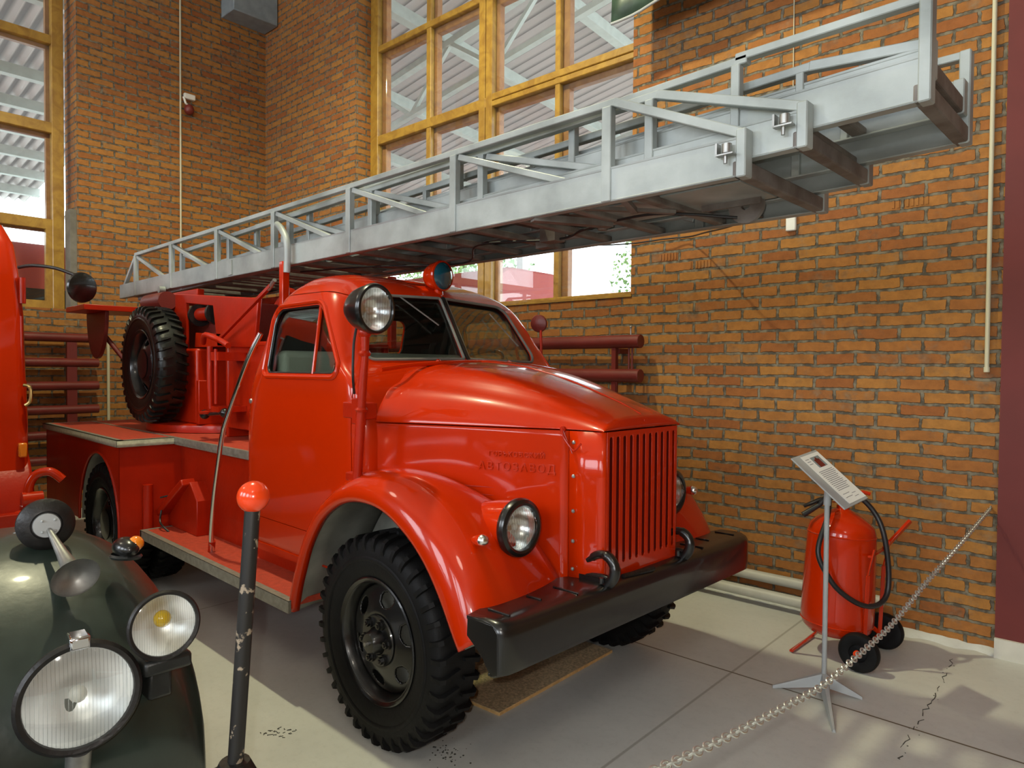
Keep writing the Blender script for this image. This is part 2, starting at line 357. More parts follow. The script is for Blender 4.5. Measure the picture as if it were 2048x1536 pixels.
class MB:
    def __init__(s):
        s.v = []; s.f = []; s.m = []
    def add(s, verts, faces, m=0, flip=False):
        o = len(s.v)
        s.v += [Vector(p) for p in verts]
        for f in faces:
            f = [i + o for i in f]
            s.f.append(f[::-1] if flip else f); s.m.append(m)
        return s
    def box(s, x0, x1, y0, y1, z0, z1, m=0, xf=None):
        vs = [Vector((x, y, z)) for x in (x0, x1) for y in (y0, y1) for z in (z0, z1)]
        if xf: vs = [xf @ p for p in vs]
        return s.add(vs, [(0, 1, 3, 2), (4, 6, 7, 5), (0, 4, 5, 1), (2, 3, 7, 6), (0, 2, 6, 4), (1, 5, 7, 3)], m)
    def bar(s, p0, p1, w, h, up=(0, 0, 1), m=0):
        """rectangular bar between two points: w across, h along up"""
        p0, p1 = Vector(p0), Vector(p1)
        d = (p1 - p0).normalized()
        a = d.cross(Vector(up))
        if a.length < 1e-5: a = d.cross(Vector((0, 1, 0)))
        a.normalize(); b = a.cross(d).normalized()
        vs = []
        for p in (p0, p1):
            for i, j in ((-1, -1), (1, -1), (1, 1), (-1, 1)):
                vs.append(p + a * (w / 2 * i) + b * (h / 2 * j))
        return s.add(vs, [(0, 3, 2, 1), (4, 5, 6, 7), (0, 1, 5, 4), (1, 2, 6, 5), (2, 3, 7, 6), (3, 0, 4, 7)], m)
    def tube(s, pts, r, n=12, caps=True, closed=False, m=0):
        pts = [Vector(p) for p in pts]
        R = r if isinstance(r, (list, tuple)) else [r] * len(pts)
        N = len(pts)
        tan = []
        for i in range(N):
            if closed: t = pts[(i + 1) % N] - pts[i - 1]
            else: t = pts[min(i + 1, N - 1)] - pts[max(i - 1, 0)]
            tan.append(t.normalized())
        ref = Vector((0, 0, 1)) if abs(tan[0].z) < .9 else Vector((1, 0, 0))
        a = tan[0].cross(ref).normalized()
        rings = []
        for i in range(N):
            if i:
                ax = tan[i - 1].cross(tan[i])
                if ax.length > 1e-7:
                    a = Matrix.Rotation(tan[i - 1].angle(tan[i]), 3, ax.normalized()) @ a
            a = (a - tan[i] * a.dot(tan[i])).normalized()
            b = tan[i].cross(a)
            rings.append([pts[i] + (a * math.cos(k * 2 * PI / n) + b * math.sin(k * 2 * PI / n)) * R[i] for k in range(n)])
        vs = [p for rg in rings for p in rg]
        fs = []
        for i in range(N if closed else N - 1):
            j = (i + 1) % N
            for k in range(n):
                k2 = (k + 1) % n
                fs.append((i * n + k, i * n + k2, j * n + k2, j * n + k))
        if caps and not closed:
            fs.append(tuple(range(n))[::-1]); fs.append(tuple((N - 1) * n + k for k in range(n)))
        return s.add(vs, fs, m)
    def cyl(s, p0, p1, r0, r1=None, n=24, m=0):
        return s.tube([p0, p1], [r0, r0 if r1 is None else r1], n, True, False, m)
    def lathe(s, prof, org, axis, n=48, m=0, closed=False, arc=None):
        """prof: list of (radius, height along axis)"""
        org, ax = Vector(org), Vector(axis).normalized()
        ref = Vector((0, 0, 1)) if abs(ax.z) < .9 else Vector((1, 0, 0))
        a = ax.cross(ref).normalized(); b = ax.cross(a)
        vs, fs = [], []
        for r, h in prof:
            for k in range(n):
                t = 2 * PI * k / n
                vs.append(org + ax * h + (a * math.cos(t) + b * math.sin(t)) * r)
        P = len(prof)
        for i in range(P if closed else P - 1):
            j = (i + 1) % P
            for k in range(n):
                k2 = (k + 1) % n
                fs.append((i * n + k, j * n + k, j * n + k2, i * n + k2))
        return s.add(vs, fs, m)
    def grid(s, rows, closeu=False, closev=False, m=0, flip=False):
        nv, nu = len(rows), len(rows[0])
        vs = [p for r in rows for p in r]
        fs = []
        for i in range(nv if closev else nv - 1):
            j = (i + 1) % nv
            for k in range(nu if closeu else nu - 1):
                k2 = (k + 1) % nu
                fs.append((i * nu + k, i * nu + k2, j * nu + k2, j * nu + k))
        return s.add(vs, fs, m, flip)
    def prism(s, poly, axis, a0, a1, m=0):
        """poly: list of 2D points in the plane across the axis. axis x:(y,z) y:(x,z) z:(x,y)"""
        def P(u, v, a):
            return {'x': (a, u, v), 'y': (u, a, v), 'z': (u, v, a)}[axis]
        n = len(poly)
        vs = [P(u, v, a0) for u, v in poly] + [P(u, v, a1) for u, v in poly]
        fs = [tuple(range(n))[::-1], tuple(range(n, 2 * n))] + [(k, (k + 1) % n, n + (k + 1) % n, n + k) for k in range(n)]
        return s.add(vs, fs, m)
    def ball(s, c, r, n=24, sc=(1, 1, 1), m=0):
        c = Vector(c)
        vs = [c + Vector((0, 0, -r * sc[2]))]
        R = n // 2
        for i in range(1, R):
            t = -PI / 2 + PI * i / R
            for k in range(n):
                u = 2 * PI * k / n
                vs.append(c + Vector((r * sc[0] * math.cos(t) * math.cos(u), r * sc[1] * math.cos(t) * math.sin(u), r * sc[2] * math.sin(t))))
        vs.append(c + Vector((0, 0, r * sc[2])))
        fs = [(0, 1 + (k + 1) % n, 1 + k) for k in range(n)]
        for i in range(R - 2):
            for k in range(n):
                a = 1 + i * n; k2 = (k + 1) % n
                fs.append((a + k, a + k2, a + n + k2, a + n + k))
        l = len(vs) - 1; a = 1 + (R - 2) * n
        fs += [(a + k, a + (k + 1) % n, l) for k in range(n)]
        return s.add(vs, fs, m)
    def mirror(s):
        o = len(s.v)
        s.v += [Vector((p.x, -p.y, p.z)) for p in s.v[:o]]
        nf = len(s.f)
        for i in range(nf):
            s.f.append([k + o for k in s.f[i]][::-1]); s.m.append(s.m[i])
        return s
    def flipy(s):
        s.v = [Vector((p.x, -p.y, p.z)) for p in s.v]
        s.f = [f[::-1] for f in s.f]
        return s
    def xform(s, M_):
        s.v = [M_ @ p for p in s.v]; return s
    def build(s, name, mats, parent=None, bevel=0, smooth=True, angle=38, kind=None, label=None, cat=None, group=None, subsurf=0, solid=0, recalc=True, seg=2, room=False):
        mats = mats if isinstance(mats, (list, tuple)) else [mats]
        org = ORG.get(parent.name, Vector()) if parent else Vector()
        me = bpy.data.meshes.new(name)
        me.from_pydata([tuple(p - org) for p in s.v], [], s.f)
        for m in mats: me.materials.append(M[m] if isinstance(m, str) else m)
        for p, mi in zip(me.polygons, s.m): p.material_index = mi
        bm = bmesh.new(); bm.from_mesh(me)
        bmesh.ops.remove_doubles(bm, verts=bm.verts, dist=1e-6)
        if recalc: bmesh.ops.recalc_face_normals(bm, faces=bm.faces)
        for f in bm.faces: f.smooth = smooth
        for e in bm.edges:
            if len(e.link_faces) == 2:
                e.smooth = e.calc_face_angle(0) < math.radians(angle)
        bm.to_mesh(me); bm.free()
        o = bpy.data.objects.new(name, me)
        COL.objects.link(o)
        if parent:
            o.parent = parent
            ORG[o.name] = org
        elif room:
            o.rotation_euler = (0, 0, ROOM)
        if parent is None: ORG[o.name] = Vector()
        if solid:
            md = o.modifiers.new('solid', 'SOLIDIFY'); md.thickness = abs(solid); md.offset = -1 if solid > 0 else 1
        if bevel:
            md = o.modifiers.new('bevel', 'BEVEL'); md.width = bevel; md.segments = seg; md.limit_method = 'ANGLE'; md.angle_limit = math.radians(50)
            md.harden_normals = False
        if subsurf:
            md = o.modifiers.new('sub', 'SUBSURF'); md.levels = subsurf; md.render_levels = subsurf
        tag(o, label, cat, group, kind)
        return o

def tag(o, label=None, cat=None, group=None, kind=None):
    if label: o['label'] = label
    if cat: o['category'] = cat
    if group: o['group'] = group
    if kind: o['kind'] = kind
    return o

def thing(name, loc, label, cat, group=None, kind=None):
    o = bpy.data.objects.new(name, None)
    o.empty_display_size = .1
    COL.objects.link(o)
    o.location = loc
    ORG[o.name] = Vector(loc)
    return tag(o, label, cat, group, kind)

def copy_tree(o, parent=None):
    c = o.copy(); COL.objects.link(c)
    if parent: c.parent = parent
    for ch in list(o.children): copy_tree(ch, c)
    return c

def room(v):
    """hall coordinates (along the long wall, across, up) to world"""
    v = Vector(v)
    c, s_ = math.cos(ROOM), math.sin(ROOM)
    return Vector((c * v.x - s_ * v.y, s_ * v.x + c * v.y, v.z))

def boolean(o, cutter, op='DIFFERENCE', solver='EXACT'):
    md = o.modifiers.new('b', 'BOOLEAN'); md.operation = op; md.object = cutter; md.solver = solver
    dg = bpy.context.evaluated_depsgraph_get(); dg.update()
    me = bpy.data.meshes.new_from_object(o.evaluated_get(dg))
    o.modifiers.clear()
    old = o.data; o.data = me
    bpy.data.meshes.remove(old)
    return o

def sharpen(o, angle=38):
    bm = bmesh.new(); bm.from_mesh(o.data)
    for f in bm.faces: f.smooth = True
    for e in bm.edges:
        if len(e.link_faces) == 2: e.smooth = e.calc_face_angle(0) < math.radians(angle)
    bm.to_mesh(o.data); bm.free()

def remove(o):
    me = o.data
    bpy.data.objects.remove(o)
    if me and me.users == 0: bpy.data.meshes.remove(me)

def round_poly(pts, rad, seg=6):
    """2D polygon with rounded corners; constant number of points per corner"""
    out = []; n = len(pts)
    rad = rad if isinstance(rad, (list, tuple)) else [rad] * n
    for i in range(n):
        p, a, b = Vector(pts[i]), Vector(pts[i - 1]), Vector(pts[(i + 1) % n])
        u, w = (a - p), (b - p)
        lu, lw = u.length, w.length
        u.normalize(); w.normalize()
        ang = u.angle(w)
        t = min(rad[i] / math.tan(ang / 2), lu * .49, lw * .49)
        r = t * math.tan(ang / 2)
        c = p + (u + w).normalized() * (r / math.sin(ang / 2))
        p0, p1 = p + u * t, p + w * t
        a0 = math.atan2(p0.y - c.y, p0.x - c.x); a1 = math.atan2(p1.y - c.y, p1.x - c.x)
        d = a1 - a0
        while d > PI: d -= 2 * PI
        while d < -PI: d += 2 * PI
        for k in range(seg + 1):
            q = a0 + d * k / seg
            out.append((c.x + r * math.cos(q), c.y + r * math.sin(q)))
    return out

def lerp(a, b, t): return a + (b - a) * t

def interp(tab, x):
    """piecewise smooth interpolation of rows (x, v1, v2 ...) by Catmull-Rom"""
    n = len(tab)
    if x <= tab[0][0]: return tab[0][1:]
    if x >= tab[-1][0]: return tab[-1][1:]
    i = max(k for k in range(n - 1) if tab[k][0] <= x)
    t = (x - tab[i][0]) / (tab[i + 1][0] - tab[i][0])
    res = []
    for c in range(1, len(tab[0])):
        p1, p2 = tab[i][c], tab[i + 1][c]
        h = tab[i + 1][0] - tab[i][0]
        def slope(k):
            if k == 0: return (tab[1][c] - tab[0][c]) / (tab[1][0] - tab[0][0])
            if k == n - 1: return (tab[-1][c] - tab[-2][c]) / (tab[-1][0] - tab[-2][0])
            s0 = (tab[k][c] - tab[k - 1][c]) / (tab[k][0] - tab[k - 1][0])
            s1 = (tab[k + 1][c] - tab[k][c]) / (tab[k + 1][0] - tab[k][0])
            return 0 if s0 * s1 <= 0 else 2 * s0 * s1 / (s0 + s1)
        m1, m2 = slope(i) * h, slope(i + 1) * h
        res.append((2 * t**3 - 3 * t**2 + 1) * p1 + (t**3 - 2 * t**2 + t) * m1 + (-2 * t**3 + 3 * t**2) * p2 + (t**3 - t**2) * m2)
    return res

def spline(pts, per=8):
    pts = [Vector(p) for p in pts]; out = []
    n = len(pts)
    for i in range(n - 1):
        p0, p1, p2, p3 = pts[max(i - 1, 0)], pts[i], pts[i + 1], pts[min(i + 2, n - 1)]
        for k in range(per):
            t = k / per
            out.append(0.5 * ((2 * p1) + (p2 - p0) * t + (2 * p0 - 5 * p1 + 4 * p2 - p3) * t * t + (-p0 + 3 * p1 - 3 * p2 + p3) * t**3))
    out.append(pts[-1]); return out
# ------------------------------------------------------------------ the hall (hall coordinates, turned by ROOM)
A0, A1 = -6.67, 9.0        # back wall plane, far end behind the camera
B0, B1 = -9.5, 2.19        # opposite wall, long brick wall plane
ZC = 7.2
WT = 0.42
def rbox(name, mats, *b, **k):
    o = MB().box(*b).build(name, mats, room=True, kind='structure', smooth=False, **k)
    return o
rbox('floor', 'floor', A0 - .5, A1 + .5, B0 - .5, B1 + .5, -0.2, 0.0)
rbox('ceiling', 'plaster', A0 - .5, A1 + .5, B0 - .5, B1 + .5, ZC, ZC + .2)
# long wall with its tall window opening
LA, LB_ = -4.542, -0.70
w = MB()
w.box(A0 - WT, LA, B1, B1 + WT, 0, ZC); w.box(LB_, A1, B1, B1 + WT, 0, ZC)
w.box(LA, LB_, B1, B1 + WT, 0, 2.272); w.box(LA, LB_, B1, B1 + WT, 6.85, ZC)
w.build('wall_right', 'brick', room=True, kind='structure', smooth=False)
# back wall with window
BB0, BB1 = -3.6, -0.133
w = MB()
w.box(A0 - WT, A0, BB1, B1 + WT, 0, ZC); w.box(A0 - WT, A0, B0, BB0, 0, ZC)
w.box(A0 - WT, A0, BB0, BB1, 0, 2.30); w.box(A0 - WT, A0, BB0, BB1, 6.85, ZC)
w.build('wall_back', 'brick', room=True, kind='structure', smooth=False)
rbox('wall_front', 'brick', A1, A1 + .3, B0, B1 + WT, 0, ZC)
w = MB()
w.box(A0 - WT, A1 + .3, B0 - .3, B0, 0, 2.3); w.box(A0 - WT, A1 + .3, B0 - .3, B0, 5.6, ZC)
for a in (-6.2, -2.2, 1.8, 5.8): w.box(a - .9, a + .5, B0 - .3, B0, 2.3, 5.6)
w.build('wall_left', 'brick', room=True, kind='structure', smooth=False)
# mortar-grey strip of render beside the back window
rbox('trim_1', 'render_grey', A0 - .20, A0 - .012, -0.2, -0.128, 2.30, 3.45)

def window(name, plane, front, depth, uprights, rails, zlo, zhi, lab, mname='wood'):
    """uprights: (u0,u1) ; rails: (u0,u1,z0,z1); plane 'b' (long wall) or 'a' (back wall)"""
    w = MB()
    def bx(u0, u1, z0, z1, d0, d1):
        if plane == 'b': w.box(u0, u1, d0, d1, z0, z1)
        else: w.box(d0, d1, u0, u1, z0, z1)
    for u in uprights:
        d = u[2] if len(u) > 2 else 0
        bx(u[0], u[1], zlo, zhi, front + (d if plane == 'b' else -d) , front + (depth if plane == 'b' else -depth))
    for u0, u1, z0, z1 in rails:
        bx(u0, u1, z0, z1, front + (.004 if plane == 'b' else -.004), front + (depth if plane == 'b' else -depth))
    return w.build(name, mname, room=True, kind='structure', smooth=False, bevel=.006, seg=1)

bf = 2.40
ups = [(-4.545, -4.40), (-3.535, -3.46, .012), (-2.70, -2.61), (-2.60, -2.51), (-1.70, -1.64, .012), (-0.82, -0.69)]
rl = [(-4.545, -0.69, 2.27, 2.335), (-4.545, -2.6, 4.335, 4.44), (-2.6, -0.69, 4.33, 4.385), (-2.6, -0.69, 4.392, 4.46), (-4.545, -2.6, 5.435, 5.505), (-2.6, -.69, 6.0, 6.07), (-4.545, -0.69, 6.78, 6.85)]
win1 = window('window_1', 'b', bf, .07, ups, rl, 2.272, 6.85, '')
w = MB()
for a0, a1 in ((-4.545, -4.33), (-3.60, -3.42), (-2.74, -2.47), (-1.72, -1.575), (-.85, -.69)):
    w.box(a0 + .02, a1 - .0, bf + .075, bf + .15, 2.3, 6.85)
for z0, z1 in ((2.272, 2.34), (4.28, 4.44), (5.37, 5.47), (6.74, 6.85)):
    w.box(-4.545, -.69, bf + .075, bf + .15, z0, z1)
w.build('outer_sash', 'wood_side', win1, smooth=False, bevel=.006, seg=1)
MB().box(-4.5, -.72, bf + .04, bf + .044, 2.3, 6.8).build('pane', 'window_glass', win1, smooth=False)
MB().box(-4.545, -.69, B1 - .012, bf, 2.262, 2.285).build('sill', 'wood', win1, smooth=False)

af = A0 - .2
ups = [(-.325, -.205), (-1.30, -1.20), (-2.35, -2.25), (-3.6, -3.48)]
rl = [(-3.6, -.205, 2.29, 2.40), (-3.6, -.205, 3.215, 3.335), (-3.6, -.205, 4.32, 4.44), (-3.6, -.205, 5.33, 5.43), (-3.6, -.205, 6.75, 6.85), ]
win2 = window('window_2', 'a', af, .09, ups, rl, 2.30, 6.85, '')
w = MB(); w.box(af - .07, af - .005, -.39, -.31, 2.36, 3.25)
w.build('casement', 'wood', win2, smooth=False)
w = MB(); w.box(af - .16, af - .10, -.36, -.20, 2.3, 6.85)
for z0, z1 in ((3.20, 3.33), (4.28, 4.42), (5.29, 5.41)): w.box(af - .16, af - .10, -3.6, -.2, z0, z1)
w.build('outer_sash', 'wood_side', win2, smooth=False)
MB().box(af - .05, af - .046, -3.55, -.25, 2.35, 6.8).build('pane', 'window_glass', win2, smooth=False)

# maroon steel column at the right edge, pale plinth
rbox('trim_2', 'maroon_panel', 1.838, 2.9, B1 - .055, B1 + .01, 0.115, ZC)
rbox('trim_3', 'plaster', 1.838, 2.9, B1 - .075, B1 + .01, 0.0, 0.115)
# low rough render / kerb along the foot of the wall
w = MB()
random.seed(3)
rows = []
for i in range(60):
    a = lerp(-1.0, 1.84, i / 59)
    d = .03 + .022 * math.sin(i * 1.3) + .012 * random.random(); h = .02 + .012 * random.random()
    rows.append([(a, B1 + .01, h + .012), (a, B1 - d * .5, h), (a, B1 - d - .015, .0), (a, B1 + .01, -.01)])
w.grid(rows, closeu=True)
w.build('trim_4', 'floor', room=True, kind='structure')

# ------------------------------------------------------------------ pipes and fittings on the walls
def pipe_set(name, label, cat, pipes, mname, extra=None, group=None, capr=True):
    t = thing(name, room(pipes[0][0]), label, cat, group)
    for p0, p1, r in pipes:
        MB().cyl(room(p0), room(p1), r, n=28).build('pipe', mname, t, bevel=.004)
    if extra: extra(t)
    return t
b = 2.04
def ex1(t):
    for a in (-.75, -2.55):
        m = MB(); m.box(a - .02, a + .02, b - .02, b + .02, 1.66, 1.87); m.box(a - .035, a + .035, b + .02, B1 - .002, 1.79, 1.83)
        m.box(a - .02, a + .02, b - .02, b + .02, 1.30, 1.57); m.v = [room(p) for p in m.v]
        m.build('support', 'maroon', t)
    m = MB()
    for q in ((-.615, 1.60, 1.90), (-.585, 1.60, 1.90), (-.76, 1.2, 1.6), (-.735, 1.2, 1.6)):
        m.cyl(room((q[0], b, q[1])), room((q[0], b, q[2])), .009, n=10)
    m.build('connecting_tube', 'maroon', t)
    m = MB(); m.cyl(room((-.60, b, 1.94)), room((-.60, b, 2.0)), .006, n=8); m.ball(room((-.60, b, 2.0)), .011, 10); m.build('bleed_valve', 'steel', t)
pipe_set('radiator', 'maroon pipe radiator on the long wall beyond the bonnet, below the window', 'radiator',
         [((-3.9, b, 1.885), (-.505, b, 1.885), .054), ((-3.9, b, 1.61), (-.505, b, 1.61), .054)], 'maroon', ex1, 'pipe radiators')
ab = A0 + .15
def ex2(t):
    for q in (-.24, -1.25):
        m = MB(); m.box(ab - .03, ab + .02, q - .05, q + .05, .55, 1.92); m.v = [room(p) for p in m.v]; m.build('support', 'maroon', t)
pipe_set('radiator', 'maroon radiator of six stacked pipes on the back wall behind the platform', 'radiator',
         [((ab, -2.6, z), (ab, .03, z), .05) for z in (1.97, 1.69, 1.43, 1.16, .88, .60)], 'maroon', ex2, 'pipe radiators')
pipe_set('heating_pipes', 'two pale grey pipes running low along the wall behind the extinguisher', 'pipe',
         [((-3.5, 2.13, .185), (1.25, 2.13, .185), .036), ((-3.5, 2.05, .085), (1.25, 2.05, .085), .038)], 'pipe_grey')
t = MB().cyl(room((1.766, 2.165, 1.66)), room((1.766, 2.165, ZC)), .0125, n=12).build('conduit', 'cream', label='thin cream conduit hanging down the wall beside the maroon column', cat='conduit', group='wall conduits')
MB().tube([room((1.766, 2.165, 1.66)), room((1.766, 2.165, 1.69))], .016, n=12).build('end_cap', 'cream', t)
MB().cyl(room((A0 + .03, 1.02, 2.2)), room((A0 + .03, 1.02, ZC)), .011, n=10).build('conduit', 'cream', label='cream conduit down the back brick wall, left of the corner', cat='conduit', group='wall conduits')
MB().cyl(room((A0 + .03, .175, .2)), room((A0 + .03, .175, 1.95)), .017, n=10).build('conduit', 'cream', label='short cream upright conduit on the back wall under the red board', cat='conduit', group='wall conduits')
sw = thing('wall_switch', room((.61, B1, 2.69)), 'white switch box on the brick wall below the ladder tip, with its thin cable', 'switch')
MB().box(.575, .645, B1 - .03, B1, 2.635, 2.745).xform(Matrix.Rotation(ROOM, 4, 'Z')).build('housing', 'white', sw, bevel=.008)
MB().cyl(room((.61, B1 - .006, 2.74)), room((.585, B1 - .006, ZC)), .004, n=8).build('cable', 'cream', sw)
sn = thing('motion_sensor', room((A0, 1.1, 5.05)), 'small white motion sensor with a red tinted body on the back wall by the conduit', 'sensor')
MB().box(A0, A0 + .06, 1.06, 1.20, 5.06, 5.13).xform(Matrix.Rotation(ROOM, 4, 'Z')).build('bracket', 'white', sn, bevel=.01)
MB().ball(room((A0 + .05, 1.12, 4.93)), .06, 16, (1, 1.0, 1.15)).build('body', 'maroon', sn)
MB().tube([room((A0 + .05, 1.05, 5.07)), room((A0 + .07, 1.07, 4.99)), room((A0 + .05, 1.12, 4.97))], .014).build('swivel', 'white', sn)
vt = MB().box(A0, A0 + .35, 1.56, B1 - .01, 6.27, ZC - .01).xform(Matrix.Rotation(ROOM, 4, 'Z')).build('ventilation_box', 'ventblue', bevel=.01, label='blue grey sheet metal box high in the brick corner', cat='duct')
# rows of ribbed brick ends laid header side out
for k, (a, z, n) in enumerate([(-.17, 2.47, 7), (-.43, 2.555, 6), (1.24, 2.725, 8)]):
    m = MB()
    for i in range(n): m.box(a + i * .027, a + i * .027 + .014, B1 - .006, B1 + .01, z - .026, z + .026)
    m.build('ribbed_brick', M['brick'], room=True, kind='structure', smooth=False)

# thin cable sagging from the ladder to the wall and the small ones
# tarpaulin / banner near the top of the window
rows = []
for i in range(13):
    u = i / 12; row = []
    for j in range(25):
        v = j / 24
        a = lerp(-.66, 1.4, v); z = lerp(4.335, 6.2, u) + .22 * v * (1 - u)
        row.append(room((a, 1.80 + .02 * math.sin(v * 19) * (1 - .3 * u) + .012 * math.sin(u * 9 + v * 5), z)))
    rows.append(row)
bn = thing('hanging_banner', room((-.6, 1.8, 4.4)), 'dark green tarpaulin banner with a hemmed edge hanging at the top of the window', 'banner')
MB().grid(rows).build('cloth', 'tarp', bn, solid=.006)
MB().tube(rows[0], .011, n=8).build('hem', 'grey_paint', bn)

# ------------------------------------------------------------------ outside: open shed roof, yard, parked vehicle, trees
oy = MB().box(-40, 30, B1 + WT + .02, 45, -.25, -.02)
oy.box(-45, A0 - WT - .02, -30, B1 + WT + .02, -.25, -.02)
oy.build('ground', 'asphalt', room=True, kind='structure', smooth=False)
def corr(name, a0, a1, b0, b1, zf, amp=.035, pitch=.18):
    rows = []
    n = int((b1 - b0) / pitch * 8)
    for i in range(n + 1):
        bb = b0 + (b1 - b0) * i / n
        z = amp * math.sin((bb - b0) / pitch * 2 * PI)
        rows.append([(a, bb, zf(a, bb) + z) for a in (a0, (a0 + a1) / 2, a1)])
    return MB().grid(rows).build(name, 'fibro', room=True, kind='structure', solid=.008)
zf1 = lambda a, bb: 7.15 + .147 * (a + 6) - .07 * (bb - 2.6)
can = thing('yard_canopy', (-4, 8, 0), 'steel framed open shed roof of corrugated sheets outside the tall window', 'canopy', 'yard canopies')
def corr2(a0, a1, b0, b1, zf, parent, amp=.055, pitch=.20):
    rows = []
    n = int((b1 - b0) / pitch * 8)
    for i in range(n + 1):
        bb = b0 + (b1 - b0) * i / n
        z = amp * math.sin((bb - b0) / pitch * 2 * PI)
        rows.append([room((a, bb, zf(a, bb) + z)) for a in (a0, a1)])
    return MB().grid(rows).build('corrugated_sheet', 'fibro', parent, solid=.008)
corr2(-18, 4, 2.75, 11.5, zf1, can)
for a in [x * 1.9 - 17.2 for x in range(12)]:
    p0 = room((a, 2.75, zf1(a, 2.75) - .16)); p1 = room((a, 11.4, zf1(a, 11.4) - .16))
    m = MB(); m.bar(p0, p1, .07, .20); m.bar(p0 - Vector((0, 0, .1)), p1 - Vector((0, 0, .1)), .16, .02); m.build('purlin', 'beam', can)
for bb in (4.7, 9.4):
    m = MB()
    def gz(a, d): return room((a, bb, zf1(a, bb) - .35 - d))
    m.bar(gz(-17.5, 0), gz(4, 0), .12, .10); m.bar(gz(-17.5, .75), gz(4, .75), .10, .08)
    for i in range(11):
        a = -17 + i * 1.9
        m.bar(gz(a, 0), gz(a + .95, .75), .06, .06); m.bar(gz(a + .95, .75), gz(a + 1.9, 0), .06, .06)
    m.build('lattice_girder', 'beam', can)
    for a in (-14, -8.2, 3):
        MB().box(a - .09, a + .09, bb - .09, bb + .09, -.02, zf1(a, bb) - .4).xform(Matrix.Rotation(ROOM, 4, 'Z')).build('column', 'beam', can)
zf2 = lambda a, bb: 7.0 + .12 * (a + 7.2)
can2 = thing('yard_canopy', (-12, -3, 0), 'open shed roof of corrugated sheets on steel purlins behind the back window', 'canopy', 'yard canopies')
rows = []
n = int(14 / .20 * 8)
for i in range(n + 1):
    bb = -12 + 14 * i / n
    rows.append([room((a, bb, zf2(a, bb) + .045 * math.sin(bb / .20 * 2 * PI))) for a in (-7.2, -10, -13, -18)])
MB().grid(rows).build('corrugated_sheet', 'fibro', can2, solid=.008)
for i in range(9):
    a = -7.6 - i * 1.15
    p0 = room((a, -12, zf2(a, 0) - .15)); p1 = room((a, 2.0, zf2(a, 0) - .15))
    m = MB(); m.bar(p0, p1, .06, .18); m.bar(p0 - Vector((0, 0, .09)), p1 - Vector((0, 0, .09)), .15, .015)
    m.build('purlin', 'beam', can2)
for bb in (-.6, -6):
    MB().bar(room((-7.3, bb, zf2(-7.3, 0) - .38)), room((-17.8, bb, zf2(-17.8, 0) - .38)), .14, .26).build('rafter', 'beam', can2)
for a, bb in ((-17, -.6), (-17, -6)):
    MB().box(a - .1, a + .1, bb - .1, bb + .1, -.02, zf2(a, bb) - .5).xform(Matrix.Rotation(ROOM, 4, 'Z')).build('column', 'beam', can2)

def yard_vehicle(name, label, org, length, width, height, yaw, round_win):
    t = thing(name, room(org), label, 'truck', 'vehicles parked in the yard')
    Rm = Matrix.Translation(room(org)) @ Matrix.Rotation(ROOM + yaw, 4, 'Z')
    prof = round_poly([(-width / 2, .55), (-width / 2, height), (width / 2, height), (width / 2, .55)], [.05, .45, .45, .05], 8)
    m = MB().prism(prof, 'x', -length / 2, length / 2).xform(Rm); m.build('body', 'red_outdoor', t, bevel=.12)
    for x in (-length * .3, length * .3):
        for y in (-width / 2 + .12, width / 2 - .12):
            m = MB().lathe([(.0, -.12), (.2, -.12), (.28, -.1), (.45, -.1), (.47, -.05), (.47, .05), (.45, .1), (.28, .1), (.2, .12), (0, .12)], (x, y, .45), (0, 1, 0), 24).xform(Rm); m.build('wheel', 'rubber', t)
    m = MB()
    for s_ in (-1, 1):
        for k in range(3): m.box(length * (-.32 + .27 * k), length * (-.15 + .27 * k), s_ * (width / 2 + .004) - .004, s_ * (width / 2 + .004) + .004, height * .60, height * .80)
    m.xform(Rm); m.build('side_windows', 'dark', t)
    if round_win:
        MB().lathe([(0, 0), (.09, 0), (.10, -.01)], (length * .47, -width / 2 - .012, height - .38), (0, -1, 0), 24).xform(Rm).build('round_emblem', 'teal', t)
yard_vehicle('parked_truck', 'sunlit red van parked outside the tall window behind the cab roof', (-8.3, 6.4, 0), 6.0, 2.0, 3.35, 0, True)
yard_vehicle('parked_truck', 'dark red round-roofed van parked outside the back window', (-10.2, -1.3, 0), 4.6, 2.2, 3.42, PI / 2, False)

def tree(loc, h, r, seed, label):
    random.seed(seed)
    t = thing('tree', room(loc), label, 'tree', 'trees beyond the yard')
    o = room(loc)
    MB().tube([o, o + Vector((.1, 0, h * .4)), o + Vector((0, .1, h * .8))], [.18, .14, .05], 8).build('trunk', 'bark', t)
    m = MB()
    for i in range(2600):
        d = Vector((random.gauss(0, 1), random.gauss(0, 1), random.gauss(0, .9))).normalized() * r * random.random() ** .45
        c = o + Vector((0, 0, h * .68)) + Vector((d.x, d.y, d.z * 1.15))
        a = Vector((random.gauss(0, 1), random.gauss(0, 1), random.gauss(0, 1))).normalized() * .085
        bb = a.cross(Vector((random.gauss(0, 1), random.gauss(0, 1), random.gauss(0, 1)))).normalized() * .06
        m.add([c - a, c + bb, c + a, c - bb], [(0, 1, 2, 3)])
    m.build('foliage', 'leaf', t, smooth=False, recalc=False)
for k, (a, bb, h, r) in enumerate([(-10.5, 21, 7, 2.6), (-17, 16, 8, 2.8), (-4.0, 17, 6.0, 2.3), (-25, 24, 9, 3.2)]):
    tree((a, bb, 0), h, r, 30 + k, ['pale leafy tree beyond the yard in the middle of the tall window', 'leafy tree beyond the yard at the left of the tall window', 'low leafy tree beyond the yard at the right pane', 'large tree far beyond the yard at the left'][k])
